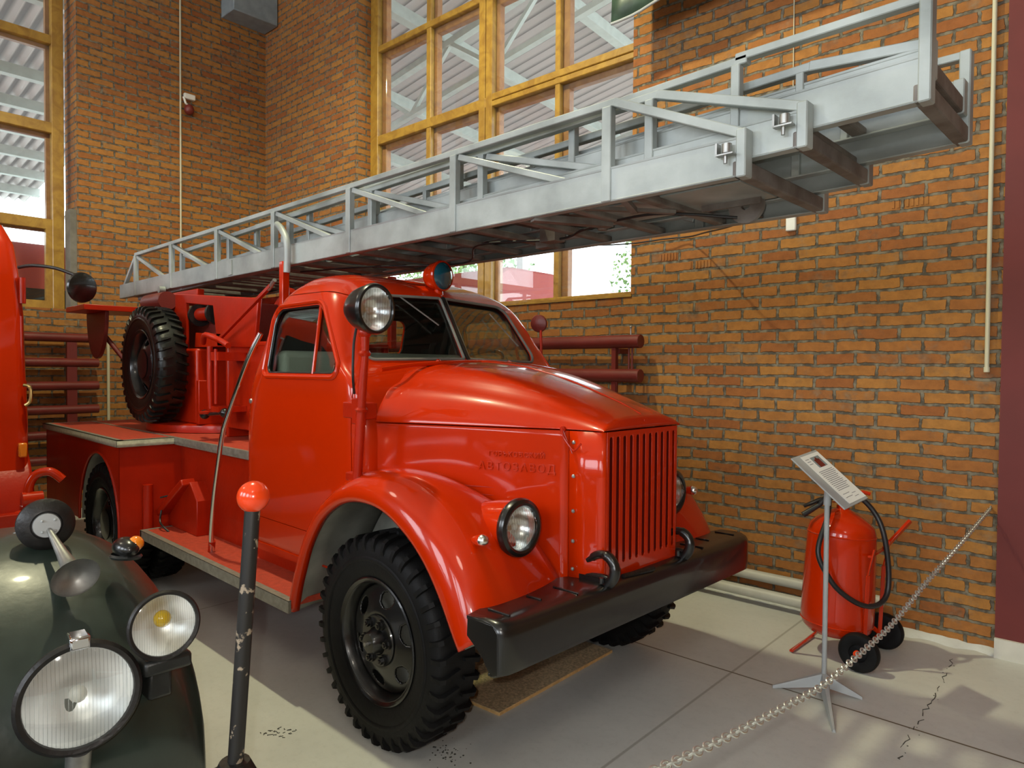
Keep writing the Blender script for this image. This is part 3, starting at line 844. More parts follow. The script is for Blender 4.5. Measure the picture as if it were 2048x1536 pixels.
# ------------------------------------------------------------------ the fire engine (X forward, Y to its left)
FT = thing('fire_truck', (0, 0, 0), 'large red fire engine with a long silver ladder over its cab', 'fire truck')
WR = 0.463

def make_wheel(name, c, side, parent, rub='rubber', dish=-1, dual=False):
    """side -1: outer face looks to -Y"""
    c = Vector(c); ax = Vector((0, side, 0))
    R = WR
    prof = [(.262, -.085), (.285, -.098), (.33, -.112), (.385, -.113), (.425, -.104), (.443, -.088), (.449, -.05), (.452, 0),
            (.449, .05), (.443, .088), (.425, .104), (.385, .113), (.33, .112), (.285, .098), (.262, .085)]
    m = MB().lathe(prof, c, ax, 72, closed=True)
    # sidewall bead ring
    m.lathe([(.372, .1135), (.366, .1175), (.356, .1175), (.350, .1135)], c, ax, 72)
    tyre = m.build('tyre', rub, parent, angle=50)
    m = MB()
    NL = 38
    for s_ in (-1, 1):
        for k in range(NL):
            a = 2 * PI * (k + (.5 if s_ > 0 else 0)) / NL
            w = .027
            def P(r, h, da):
                t = a + da
                return c + Vector((math.cos(t) * r, side * h, math.sin(t) * r))
            # lug: starts at the shoulder, runs slanted to the tread centre
            q = []
            for (h, da, r0, r1) in ((.116, 0, .395, .420), (.108, .0, .42, .452), (.088, .004, .44, .465), (.012, .055, .445, .467)):
                ww = w if h > .02 else .020
                q.append([P(r0, s_ * h * (1 if h < .1 else .955), da - ww), P(r0, s_ * h * (1 if h < .1 else .955), da + ww), P(r1, s_ * h, da + ww * .8), P(r1, s_ * h, da - ww * .8)])
            m.grid(q, closeu=True)
            m.add(q[0], [(0, 1, 2, 3)]); m.add(q[-1], [(3, 2, 1, 0)])
    m.build('tread_lugs', rub, tyre, angle=30)
    d = 1 if dish > 0 else -1
    # rim
    m = MB().lathe([(.262, -.085), (.274, -.094), (.278, -.100), (.272, -.104), (.262, -.098), (.250, -.085), (.243, -.05), (.236, -.02), (.236, .03), (.243, .05), (.250, .085), (.262, .098), (.272, .104), (.278, .100), (.274, .094), (.262, .085)], c, ax, 64, closed=True)
    rim = m.build('rim', 'black', parent, angle=40)
    m = MB().lathe([(.252, .088), (.256, .094), (.262, .092)], c, ax, 64); m.build('lock_ring', 'black', rim)
    # disc with six oval openings
    nseg = 180
    radii = [.238, .228] + [.220 - .0045 * q for q in range(18)] + [.128, .105]
    def hgt(r):
        t = (.238 - r) / (.238 - .105)
        return lerp(.040, .082, t ** .8) if dish < 0 else lerp(.01, .085, t ** .7)
    m = MB(); vs = []; fs = []
    for i, r in enumerate(radii):
        for k in range(nseg):
            t = 2 * PI * k / nseg
            # push ring vertices onto the oval outlines
            vs.append(c + Vector((math.cos(t) * r, side * hgt(r), math.sin(t) * r)))
    def inhole(i, k):
        r = (radii[i] + radii[i + 1]) / 2; t = 2 * PI * (k + .5) / nseg
        best = min(abs(((t - (h * PI / 3 + .35)) + PI) % (2 * PI) - PI) for h in range(6))
        return ((r - .183) / .034) ** 2 + (best * .183 / .046) ** 2 < 1
    for i in range(len(radii) - 1):
        for k in range(nseg):
            if inhole(i, k): continue
            k2 = (k + 1) % nseg
            fs.append((i * nseg + k, (i + 1) * nseg + k, (i + 1) * nseg + k2, i * nseg + k2))
    m.add(vs, fs)
    disc = m.build('wheel_disc', 'black', rim, solid=.009, angle=60)
    m = MB()
    m.lathe([(.112, hgt(.105)), (.108, hgt(.105) + .006), (.062, hgt(.105) + .008), (.058, .085), (.048, .125), (.040, .135), (.0, .138)] if dish < 0 else [(.112, hgt(.105)), (.06, hgt(.105) + .004), (.0, hgt(.105) + .004)], c, ax, 40)
    m.build('hub', 'black', rim)
    MB().lathe([(0, -.02), (.225, -.02), (.232, -.03)], c, ax, 40).build('brake_drum', 'primer', rim)
    if dish < 0:
        m = MB()
        for k in range(6):
            t = 2 * PI * k / 6 + .1
            p = c + Vector((math.cos(t) * .086, side * (hgt(.105) + .005), math.sin(t) * .086))
            m.cyl(p, p + Vector((0, side * .012, 0)), .024, .021, 20); m.cyl(p + Vector((0, side * .012, 0)), p + Vector((0, side * .026, 0)), .016, .016, 6)
            m.cyl(p + Vector((0, side * .026, 0)), p + Vector((0, side * .032, 0)), .009, .007, 10)
        m.build('wheel_nuts', 'black', rim, angle=30)
        p = c + Vector((0, side * .139, 0))
        MB().cyl(p - Vector((0, side * .004, 0)), p + Vector((0, side * .014, 0)), .010, .009, 6).build('axle_bolt', 'steel', rim)
    return tyre

def wheel_thing(name, c, side, lab=None, **k):
    t = bpy.data.objects.new(name, None); COL.objects.link(t); t.empty_display_size = .1
    t.parent = FT; ORG[t.name] = Vector()
    make_wheel(name, c, side, t, **k)
    return t
wheel_thing('front_wheel', (0, -.80, WR), -1)
wheel_thing('front_wheel', (0, .80, WR), 1)
wheel_thing('rear_wheel', (-3.30, -.95, WR), -1, dish=1)
wheel_thing('rear_wheel', (-3.30, -.68, WR), -1, dish=1)
wheel_thing('rear_wheel', (-3.30, .95, WR), 1, dish=1)
MB().cyl((0, -.72, WR), (0, .72, WR), .05).build('front_axle', 'black_rough', FT)
MB().cyl((-3.3, -.9, WR), (-3.3, .9, WR), .07).build('rear_axle', 'black_rough', FT)
m = MB()
for s_ in (-1, 1):
    m.box(-4.7, .60, s_ * .38 - .03, s_ * .38 + .03, .56, .72)
m.build('chassis_frame', 'black_rough', FT)

# ---- cab shell lofted from plan outlines
# z, half width, rear X, side front X, centre front X, rear radius, front radius
CAB = [(0.60, .775, -1.47, -.27, -.27, .10, .10),
       (0.66, .80, -1.49, -.26, -.26, .12, .10),
       (0.90, .812, -1.50, -.25, -.25, .14, .11),
       (1.30, .815, -1.50, -.25, -.25, .15, .12),
       (1.50, .81, -1.49, -.28, -.27, .16, .10),
       (1.60, .80, -1.475, -.35, -.30, .17, .05),
       (1.68, .785, -1.455, -.458, -.382, .18, .04),
       (1.80, .765, -1.425, -.535, -.455, .20, .055),
       (1.95, .735, -1.385, -.625, -.54, .22, .08),
       (2.04, .705, -1.355, -.685, -.60, .24, .11),
       (2.09, .672, -1.325, -.735, -.645, .25, .14),
       (2.13, .625, -1.285, -.79, -.71, .25, .17),
       (2.165, .56, -1.235, -.86, -.80, .24, .19),
       (2.19, .47, -1.17, -.93, -.89, .2, .18),
       (2.205, .36, -1.11, -.99, -.975, .14, .13),
       (2.212, .20, -1.07, -1.03, -1.025, .06, .06)]
def cab_ring(z, off=0.0, seg=7):
    w_, xr, xs, xc, rr, rf = interp(CAB, z)
    w_ -= off; xr += off; xs -= off; xc -= off
    w_ = max(w_, .02)
    if xs - xr < .04: mid = (xs + xr) / 2; xr, xs, xc = mid - .02, mid + .02, mid + .02
    pts = [(xr, -w_), (xs, -w_), (xc + 1e-4, 0), (xs, w_), (xr, w_)]
    out = round_poly(pts, [rr, rf, .04, rf, rr], seg)
    # subdivide the long straight runs so that the roof can curve
    res = []
    n = len(out); per = seg + 1
    for i in range(n):
        res.append(out[i])
        if (i + 1) % per == 0:
            a, b_ = Vector(out[i]), Vector(out[(i + 1) % n])
            for k in range(1, 6): res.append(tuple(a.lerp(b_, k / 6)))
    return [Vector((x, y, z)) for x, y in res]
def cab_levels():
    zs = [0.60 + i * .03 for i in range(37)] + [1.70 + i * .02 for i in range(17)] + [2.05, 2.07, 2.09, 2.11, 2.13, 2.15, 2.165, 2.18, 2.19, 2.20, 2.205, 2.212]
    return sorted(set(round(z, 4) for z in zs))
def cab_shell(name, o0, o1, mats, zlo=None):
    outer, inner = [], []
    zs = cab_levels()
    for z in zs:
        outer.append(cab_ring(z, o0))
    ztop = zs[-1]
    for z in zs:
        inner.append([Vector((p.x, p.y, min(p.z, ztop - (o1)))) for p in cab_ring(z, o1)])
    m = MB()
    n = len(outer[0])
    rows = outer
    m.grid(rows, closeu=True)
    m.add(outer[-1], [tuple(range(n))])
    m.grid(inner, closeu=True, flip=True)
    m.add(inner[-1], [tuple(range(n))[::-1]])
    # bottom rim
    m.add(outer[0] + inner[0], [(k, n + k, n + (k + 1) % n, (k + 1) % n) for k in range(n)])
    return m.build(name, mats, FT)

def side_window_poly(grow=0.0, full=True):
    p = [(-1.216 - grow, 1.624 - grow), (-.447 + grow, 1.626 - grow), (-.735 + grow * .7, 1.990 + grow), (-1.225 - grow, 1.985 + grow)]
    return round_poly(p, [.045, .045, .12, .08], 7)
side_w = side_window_poly()
def screen_poly(s_):
    p = [(s_ * .018, 1.712), (s_ * .655, 1.700), (s_ * .545, 2.055), (s_ * .018, 2.068)]
    q = round_poly(p, [.01, .05, .09, .012], 6)
    return q if s_ > 0 else q
def cutter(poly, axis, a0, a1):
    m = MB().prism(poly, axis, a0, a1)
    return m.build('cutter', 'dark', None, smooth=False)
def cab_windows(o):
    c1 = cutter(side_w, 'y', -1.2, 1.2)
    boolean(o, c1)
    for s_ in (-1, 1):
        c2 = cutter(screen_poly(s_), 'x', -.75, .2); boolean(o, c2); remove(c2)
    c3 = cutter(round_poly([(-.30, 1.74), (.30, 1.74), (.30, 1.98), (-.30, 1.98)], .06, 6), 'x', -1.7, -1.2); boolean(o, c3); remove(c3)
    remove(c1)
    return o
door_poly = round_poly([(-1.455, .805), (-.315, .805), (-.335, 1.58), (-.665, 2.062), (-1.24, 2.068), (-1.40, 1.80)], [.05, .03, .10, .16, .18, .5], 7)
def inset(poly, d):
    c = Vector((sum(p[0] for p in poly) / len(poly), sum(p[1] for p in poly) / len(poly)))
    n = len(poly); out = []
    for i in range(n):
        a, b_ = Vector(poly[i - 1]), Vector(poly[(i + 1) % n]); t = (b_ - a).normalized(); nn = Vector((-t.y, t.x))
        p = Vector(poly[i])
        if nn.dot(c - p) < 0: nn = -nn
        out.append(tuple(p + nn * d))
    return out
cab = cab_shell('cab', 0.0, 0.016, ['red'])
cab_windows(cab)
_arch = MB().cyl((0, -1.5, .455), (0, 1.5, .455), .66, n=96).build('cutter', 'dark')
boolean(cab, _arch)
door_ins = inset(door_poly, .004)
for s_ in (-1, 1):
    door = cab_shell('door', -.001, 0.015, ['red'])
    cab_windows(door); boolean(door, _arch)
    c = cutter(door_ins, 'y', *(sorted((s_ * .45, s_ * 1.2)))); boolean(door, c, 'INTERSECT'); remove(c)
    sharpen(door)
    if s_ == -1: door_r = door
    c = cutter(door_poly, 'y', *(sorted((s_ * .45, s_ * 1.2)))); boolean(cab, c); remove(c)
sharpen(cab)
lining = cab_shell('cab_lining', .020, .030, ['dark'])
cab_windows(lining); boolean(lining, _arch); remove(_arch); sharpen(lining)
# panes follow the shell
gl = cab_shell('window_glass', .020, .024, ['cab_glass'])
for s_ in (-1, 1):
    g = gl.copy(); g.data = gl.data.copy(); COL.objects.link(g); g.name = 'side_window_glass'
    c = cutter(side_window_poly(.012), 'y', *(sorted((s_ * .3, s_ * 1.2)))); boolean(g, c, 'INTERSECT'); remove(c); sharpen(g)
    g = gl.copy(); g.data = gl.data.copy(); COL.objects.link(g); g.name = 'windscreen_glass'
    p = [(s_ * .004, 1.70), (s_ * .67, 1.688), (s_ * .55, 2.067), (s_ * .004, 2.08)]
    c = cutter(round_poly(p, .03, 4), 'x', -.78, .2); boolean(g, c, 'INTERSECT'); remove(c); sharpen(g)
remove(gl)

def on_side(x, z, s_=-1, off=0.0):
    """point on the cab side at given x,z"""
    w_, xr, xs, xc, rr, rf = interp(CAB, z)
    y = w_
    if x < xr + rr:
        d = min((xr + rr - x) / rr, 1); y = w_ - rr + rr * math.sqrt(max(0, 1 - d * d))
    if x > xs - rf:
        d = min((x - (xs - rf)) / rf, 1); y = w_ - rf + rf * math.sqrt(max(0, 1 - d * d))
    return Vector((x, s_ * (y + off), z))
def on_screen(y, z, off=0.0):
    w_, xr, xs, xc, rr, rf = interp(CAB, z)
    t = min(abs(y) / w_, 1)
    return Vector((lerp(xc, xs, t) + off - (.02 if abs(y) > w_ - rf else 0), y, z))
for s_ in (-1, 1):
    # rolled frame and rubber around the side windows
    ring = [on_side(x, z, s_, .004) for x, z in side_window_poly(.018)]
    MB().tube(ring, .013, 8, closed=True).build('window_frame', 'red', FT)
    ring = [on_side(x, z, s_, -.010) for x, z in side_window_poly(-.002)]
    MB().tube(ring, .007, 8, closed=True).build('window_seal', 'black', FT)
    # quarter-light divider
    MB().tube([on_side(-.717, 1.622, s_, -.010), on_side(-.757, 1.985, s_, -.010)], .010, 8).build('quarter_light_post', 'red', FT)
    ring = [on_screen(y, z, .003) for y, z in screen_poly(s_)]
    MB().tube(ring, .008, 8, closed=True).build('windscreen_seal', 'primer', FT)
    # wiper hanging from the top edge
    a, b_ = on_screen(s_ * .33, 2.06, .02), on_screen(s_ * .10 + .02, 1.86, .03)
    if s_ > 0: a, b_ = on_screen(.36, 2.0, .02), on_screen(.50, 1.80, .03)
    else: a, b_ = on_screen(-.30, 2.055, .02), on_screen(-.13, 1.90, .03)
    MB().tube([a, b_], .0045, 6).build('wiper', 'steel', FT)
MB().bar(on_screen(0, 1.70, .012), on_screen(0, 2.075, .012), .018, .012, up=(1, 0, .3)).build('windscreen_divider', 'black_rough', FT)
# quarter light catch, door lock, hinges on the near side
MB().tube([on_side(-.56, 1.645, -1, -.03), on_side(-.565, 1.67, -1, -.035), on_side(-.55, 1.69, -1, -.03)], .006, 8).build('quarter_light_catch', 'chrome', door_r)
MB().lathe([(0, .012), (.013, .010), (.016, 0)], on_side(-1.37, 1.46, -1, -.002), (0, -1, 0), 16).build('door_lock', 'steel', door_r)
# swage line above the sill and cowl details
m = MB()
m.tube([on_side(x / 100, .655, -1, .001) for x in range(-142, -40, 6)], .006, 6)
m.build('sill_edge', 'red', FT)
m = MB(); pts = [(-.30, -.66, 1.650), (-.31, -.45, 1.675), (-.30, -.2, 1.690), (-.29, 0, 1.695), (-.30, .2, 1.690), (-.31, .45, 1.675), (-.30, .66, 1.650)]
m.tube(spline(pts, 6), .012, 8); m.build('cowl_bead', 'red', FT)
for y in (-.27, .27): MB().lathe([(0, .022), (.012, .020), (.016, .008), (.026, 0)], (-.335, y, 1.685), (.5, 0, 1), 16).build('washer_jet', 'red', FT)

# interior
seat = MB()
seat.box(-1.30, -1.20, -.70, .70, 1.10, 1.755)
seat.box(-1.25, -.72, -.70, .70, 1.00, 1.16)
seat.build('seat_bench', 'seat', FT, bevel=.04, seg=4)
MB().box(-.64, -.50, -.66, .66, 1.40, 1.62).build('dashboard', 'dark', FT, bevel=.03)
c = Vector((-.74, .36, 1.66)); ax = Vector((-.62, 0, 1)).normalized()
m = MB(); e1 = ax.cross(Vector((0, 1, 0))).normalized(); e2 = Vector((0, 1, 0))
m.tube([c + (e1 * math.cos(k * PI / 20) + e2 * math.sin(k * PI / 20)) * .205 for k in range(40)], .012, 10, closed=True)
for k in range(3): m.tube([c - ax * .03, c + (e1 * math.cos(k * 2.094) + e2 * math.sin(k * 2.094)) * .2], .007, 8)
m.cyl(c, c - ax * .5, .02, .02, 12); m.build('steering_wheel', 'black', FT)
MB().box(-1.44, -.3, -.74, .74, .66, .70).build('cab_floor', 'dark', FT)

# ---- bonnet
HW = [(-.36, .755), (-.2, .695), (0, .605), (.2, .520), (.4, .432), (.6, .346), (.72, .312), (.79, .303)]
HC = [(-.36, 1.698), (-.2, 1.692), (0, 1.674), (.2, 1.640), (.4, 1.588), (.55, 1.540), (.68, 1.495), (.755, 1.462), (.79, 1.440)]
ZS = 1.400
def hood_row(x, n=28):
    w_ = interp(HW, x)[0]; zc = interp(HC, x)[0]
    h = zc - ZS; out = []
    t0 = max(0, min(1, (x + .36) / 1.13))
    for k in range(2 * n + 1):
        u = -1 + k / n
        # denser towards the edges
        uu = math.sin(u * PI / 2)
        a = abs(uu)
        # crown plus shoulder: broad raised centre, then falling to the seam
        z = ZS + h * (1 - a ** lerp(2.8, 3.1, t0)) ** lerp(.70, .76, t0)
        # concave valley between centre bulge and wing as on the pressed bonnet
        z -= .022 * math.exp(-((a - lerp(.70, .78, t0)) / .10) ** 2) * (1 - t0) ** .5
        out.append(Vector((x, uu * w_, z)))
    return out
xs = [-.36 + i * 1.12 / 40 for i in range(41)]
rows = [hood_row(x) for x in xs]
last = rows[-1]
for dx, f in ((.012, .93), (.020, .72), (.024, .35), (.024, .02)):
    rows.append([Vector((.76 + dx, p.y * (1 - .004), ZS + (p.z - ZS) * f)) for p in last])
hood = MB().grid(rows).build('bonnet', 'red', FT, solid=.01, angle=70)
MB().tube([Vector((x, 0, interp(HC, x)[0] + .001)) for x in [(-.34 + .1 * i) for i in range(12)]] + [Vector((.783, 0, 1.43))], .004, 8).build('centre_bead', 'red', hood)
# side panels
def nose_side(x): return interp(HW, x)[0]
for s_ in (-1, 1):
    rows = []
    for i in range(26):
        rows.append([Vector((x, s_ * (nose_side(x) - .004), lerp(1.394, interp([(-.335, 1.02), (-.1, 1.11), (.1, 1.08), (.3, .98), (.45, .84), (.55, .74), (.62, .70)], x)[0], i / 25))) for x in [-.335 + j * .955 / 24 for j in range(25)]])
    sp = MB().grid(rows).build('bonnet_side_panel', 'red', FT, solid=.006)
    # three pressed beads
    for zz, xa, xb in ((1.125, -.15, .30), (1.09, -.15, .30), (1.055, -.15, .30), (1.02, -.15, .30)):
        m = MB(); m.tube([Vector((x, s_ * (nose_side(x) - .004), zz)) for x in [xa + k * (xb - xa) / 8 for k in range(9)]], [.001] + [.0035] * 7 + [.001], 8); m.build('pressed_bead', 'red_old', sp)
    # corner post of the radiator shell
    pts = [(.625, .338), (.70, .318), (.745, .306), (.765, .300), (.778, .290), (.782, .274)]
    rows = [[Vector((x, s_ * y, z)) for x, y in pts] for z in (1.394, 1.2, 1.0, .85, .70)]
    cp = MB().grid(rows).build('radiator_shell_side', 'red', FT, solid=.006, angle=70)
    m = MB()
    for z in (1.345, 1.20, 1.05, .92, .80):
        p = Vector((.645, s_ * .334, z)); m.lathe([(0, .005), (.006, .004), (.009, 0)], p, (.2, s_ * 1, 0), 10)
    m.build('side_screws', 'steel', cp)
    # bonnet catch
    m = MB(); y = s_ * .345
    m.cyl((.60, y, 1.40), (.60, y + s_ * .012, 1.40), .013, .013, 12)
    m.tube(spline([(.60, y + s_ * .012, 1.405), (.615, y + s_ * .022, 1.37), (.65, y + s_ * .014, 1.325), (.67, y + s_ * .012, 1.315), (.70, y + s_ * .008, 1.345)], 5), .0045, 8)
    m.tube([(.60, y + s_ * .012, 1.405), (.655, y + s_ * .01, 1.30)], .0025, 6)
    m.build('bonnet_catch', 'red_old', cp)
# grille
zt, zb, yw = 1.372, .822, .268
m = MB()
m.box(.755, .782, -.278, .278, zt, 1.394); m.box(.755, .782, -.278, .278, .70, zb)
ns = 11; pitch = .0500; sw_ = .0235
for i in range(ns + 1):
    yc = (i - ns / 2) * pitch
    y0, y1 = yc - (pitch - sw_) / 2, yc + (pitch - sw_) / 2
    if i == 0: y0 = -.278
    if i == ns: y1 = .278
    m.box(.7785, .7825, y0, y1, zb - .005, zt + .005)
# rounded slot ends
for i in range(ns):
    yc = (i - (ns - 1) / 2) * pitch
    for z, s_ in ((zt, -1), (zb, 1)):
        n = 8
        for k in range(n):
            t0, t1 = PI * k / n, PI * (k + 1) / n
            r = sw_ / 2
            pa = (yc + r * math.cos(t0), z + s_ * (r - r * math.sin(t0))); pb = (yc + r * math.cos(t1), z + s_ * (r - r * math.sin(t1)))
            poly = [(pa[0], z), pa, pb, (pb[0], z)]
            m.add([(.782, u, v) for u, v in poly] + [(.7785, u, v) for u, v in poly], [(0, 1, 2, 3), (7, 6, 5, 4), (1, 5, 6, 2)])
gr = m.build('grille', 'red', FT, bevel=0.0018, angle=35, recalc=True)
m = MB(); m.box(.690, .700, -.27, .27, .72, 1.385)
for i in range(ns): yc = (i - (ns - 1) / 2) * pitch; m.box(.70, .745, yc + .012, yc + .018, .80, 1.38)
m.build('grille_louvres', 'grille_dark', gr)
# embossed lettering on the near side panel
def lettering(txt, x, z, size):
    cu = bpy.data.curves.new('raised_lettering', 'FONT'); cu.body = txt; cu.size = size; cu.extrude = .0012; cu.bevel_depth = .0008
    cu.align_x = 'CENTER'; cu.space_character = 1.25
    cu.materials.append(M['red'])
    tmp = bpy.data.objects.new('tmp', cu); COL.objects.link(tmp)
    me = bpy.data.meshes.new_from_object(tmp.evaluated_get(bpy.context.evaluated_depsgraph_get()))
    bpy.data.objects.remove(tmp); bpy.data.curves.remove(cu)
    o = bpy.data.objects.new('raised_lettering', me); COL.objects.link(o); o['kind'] = 'thing'
    o.parent = FT
    ang = math.atan2(nose_side(x - .1) - nose_side(x + .1), .2)
    o.rotation_euler = (PI / 2, 0, ang)
    o.location = (x, -nose_side(x) - .001, z)
    return o
lettering('ГОРЬКОВСКИЙ', .40, 1.268, .030)
lettering('АВТОЗАВОД', .40, 1.205, .050)

# ---- front wings
LIP = [(-.640, .44), (-.605, .56), (-.565, .66), (-.515, .77), (-.455, .86), (-.385, .94), (-.30, 1.000), (-.20, 1.045), (-.09, 1.068), (.03, 1.068),
       (.13, 1.048), (.22, 1.010), (.31, .957), (.39, .89), (.455, .815), (.51, .735), (.555, .66), (.595, .60)]
lipc = spline([(x, 0, z) for x, z in LIP], 3)
N = len(lipc)
def smooth01(u, a, b_):
    t = max(0, min(1, (u - a) / (b_ - a))); return t * t * (3 - 2 * t)
def wing(s_):
    rows = []
    for i, p in enumerate(lipc):
        a, b_ = lipc[max(i - 1, 0)], lipc[min(i + 1, N - 1)]
        t = (b_ - a).normalized(); nrm = Vector((-t.z, 0, t.x))
        u = i / (N - 1)
        th = interp([(0, .050), (.15, .060), (.3, .085), (.45, .125), (.6, .155), (.75, .165), (.9, .155), (1, .13)], u)[0]
        x = p.x
        # inner edge against cab or bonnet side
        inner = .79 if x < -.33 else interp([(-.33, .76), (-.2, .69), (0, .60), (.2, .515), (.4, .428), (.6, .34), (.8, .30)], x)[0]
        prof = [(.0, .915), (-.004, .938), (.004, .952), (.022, .958), (.10 * 1.0, .950)]
        row = []
        for k, (dn, y) in enumerate([(.0, .905), (-.002, .935), (.010, .951), (.026, .955)]):
            row.append(Vector((p.x, s_ * y, p.z)) + nrm * dn)
        K = 14
        for k in range(1, K + 1):
            q = k / K
            ang = min(q / .45, 1) * PI / 2
            if q <= .45:
                dn = .026 + (th - .026) * math.sin(ang) ; y = .955 - (.955 - .80) * (1 - math.cos(ang))
            else:
                v = (q - .45) / .55
                dn = th + .010 * v - .075 * v * v * smooth01(u, .30, .62); y = lerp(.80, inner, v) if inner < .80 else lerp(.80, .785, v)
            row.append(Vector((p.x, s_ * y, p.z)) + nrm * dn)
        rows.append(row)
    # the front of the wing sweeps back towards the radiator shell
    m = MB().grid(rows)
    return m.build('front_wing', 'red', FT, solid=.008, angle=60)
for s_ in (-1, 1):
    wg = wing(s_)
    # grey inner arch
    rows = []
    for i, p in enumerate(lipc):
        a, b_ = lipc[max(i - 1, 0)], lipc[min(i + 1, N - 1)]
        t = (b_ - a).normalized(); nrm = Vector((-t.z, 0, t.x))
        rows.append([Vector((p.x, s_ * y, p.z)) + nrm * d for y, d in ((.915, .012), (.80, .03), (.66, .03), (.55, .02))])
    MB().grid(rows).build('wheel_arch_lining', 'primer', wg, solid=.004)
    pp_ = [(p.x, p.z) for p in lipc]
    MB().prism([(x * 1.02, .455 + (z - .455) * 1.02) for x, z in pp_], 'y', *(sorted((s_ * .55, s_ * .56)))).build('inner_splash', 'primer', wg)
    # splash panel between wing and radiator shell
    rows = []
    for i in range(14):
        v = i / 13
        z = lerp(1.20, .70, v)
        xf = interp([(0, .10), (.2, .34), (.4, .49), (.7, .61), (1, .66)], v)[0]
        rows.append([Vector((xf + .10 * (1 - u) * v - .01 + .04 * u, s_ * lerp(.66, nose_side(.6) - .02, u), z - .02 * u)) for u in (0, .25, .5, .75, 1)])
    # headlamp pod
    hx, hy, hz = .565, s_ * .592, 1.008
    m = MB().lathe([(.0, -.34), (.035, -.325), (.065, -.27), (.088, -.19), (.102, -.10), (.108, -.03), (.110, .0)], (hx, hy, hz), (1, 0, .03), 40)
    pod = m.build('headlamp_pod', 'red', wg, angle=60)
    m = MB().lathe([(.096, -.012), (.112, -.014), (.121, -.002), (.122, .012), (.116, .026), (.102, .032), (.092, .028), (.088, .018), (.088, .0)], (hx, hy, hz), (1, 0, .03), 56)
    m.build('headlamp_bezel', 'black', pod)
    m = MB().lathe([(.0, -.065), (.03, -.06), (.06, -.04), (.08, -.012), (.089, .016)], (hx, hy, hz), (1, 0, .03), 48); m.build('headlamp_reflector', 'reflector', pod)
    m = MB()
    for k in range(13):
        y = -.078 + .013 * k; h = math.sqrt(max(0, .085**2 - y * y)); m.tube([(hx + .022 + .012 * (1 - (t / h)**2) if h else hx, hy + y, hz + t) for t in [h * q / 4 for q in range(-4, 5)]], .0016, 6)
    m.build('lens_ribs', 'lamp_glass', pod)
    MB().lathe([(.0, .040), (.04, .037), (.07, .030), (.089, .018)], (hx, hy, hz), (1, 0, .03), 48).build('headlamp_lens', 'lamp_glass', pod)
    MB().ball((hx - .02, hy, hz), .014, 14).build('headlamp_bulb', 'white', pod)
    # side lamp
    m = MB().lathe([(0, -.06), (.012, -.05), (.020, -.03), (.024, -.005), (.0245, .004)], (.572, s_ * .806, .992), (1, -.0, .1), 24)
    sl = m.build('side_lamp', 'red', wg)
    MB().lathe([(.0245, .004), (.0245, .010), (.019, .022), (.010, .029), (0, .031)], (.572, s_ * .806, .992), (1, 0, .1), 24).build('side_lamp_glass', 'reflector', sl)
    MB().tube([(.53, s_ * .806, .984), (.53, s_ * .808, .93), (.565, s_ * .81, .90)], .012, 10).build('side_lamp_foot', 'red', sl)

# ---- front bumper
def bump_x(y):   # rear edge of the top plate
    a = abs(y)
    return interp([(0, .735), (.20, .72), (.34, .62), (.45, .595), (.62, .603), (.80, .63), (.965, .665)], a)[0]
m = MB()
ys = [-.965 + i * 1.93 / 44 for i in range(45)]
def bz(y): return .764 - .0 * abs(y)
rows = []
for y in ys:
    a = abs(y)
    e = max(0, (a - .90) / .065); xf = .845 - .018 * e * e; zt_ = .764
    rows.append([Vector((bump_x(y), y, zt_ - .012)), Vector((bump_x(y), y, zt_)), Vector((xf - .085, y, zt_ + .004)), Vector((xf - .040, y, zt_ + .002)), Vector((xf - .014, y, zt_ - .010)), Vector((xf - .002, y, zt_ - .030)), Vector((xf, y, zt_ - .055)),
                 Vector((xf, y, .600)), Vector((xf - .004, y, .585)), Vector((xf - .02, y, .578)), Vector((xf - .05, y, .578)), Vector((xf - .05, y, .588))])
m.grid(rows)
bp_ = m.build('front_bumper', 'black', FT, solid=.008, angle=50)
for s_ in (-1, 1):
    y = s_ * .965
    m = MB(); m.prism([(.668, .758), (.80, .760), (.822, .735), (.824, .590), (.79, .575), (.74, .640), (.665, .690)], 'y', *(sorted((y, y - s_ * .008))))
    m.build('bumper_end_plate', 'black', bp_, bevel=.002)
m = MB()
for s_ in (-1, 1):
    for yy, L in ((.87, .11), (.66, .075), (.50, .13), (.10, .10)):
        m.tube([(.68, s_ * yy, .768), (.68 + L, s_ * (yy), .770)], [.004, .004], 8)
m.build('tread_ribs', 'black', bp_)
m = MB(); m.tube([(.8, -.18, .768), (.825, .02, .768)], [.012, .012], 8); m.build('bumper_seam', 'black_rough', bp_)
for s_ in (-1, 1):
    y = s_ * .305
    hk = MB()
    hk.box(.655, .835, y - .020, y + .014, .764, .785)
    hk.tube(spline([(.665, y + .0, .775), (.75, y, .786), (.80, y, .788), (.835, y, .780)], 4), .014, 10)
    hk.tube(spline([(.810, y, .760), (.832, y, .785), (.845, y, .815), (.842, y, .848), (.820, y, .874), (.787, y, .884), (.752, y, .875), (.722, y, .855), (.706, y, .846)], 5),
            [.024] * 14 + [.022] * 10 + [.018] * 10 + [.014] * 7, 14)
    hk.cyl((.80, y - .03, .772), (.80, y - .03, .795), .010, .010, 6); hk.cyl((.675, y, .775), (.675, y, .815), .008, .008, 8)
    hk.build('tow_hook', 'black', bp_, angle=50)

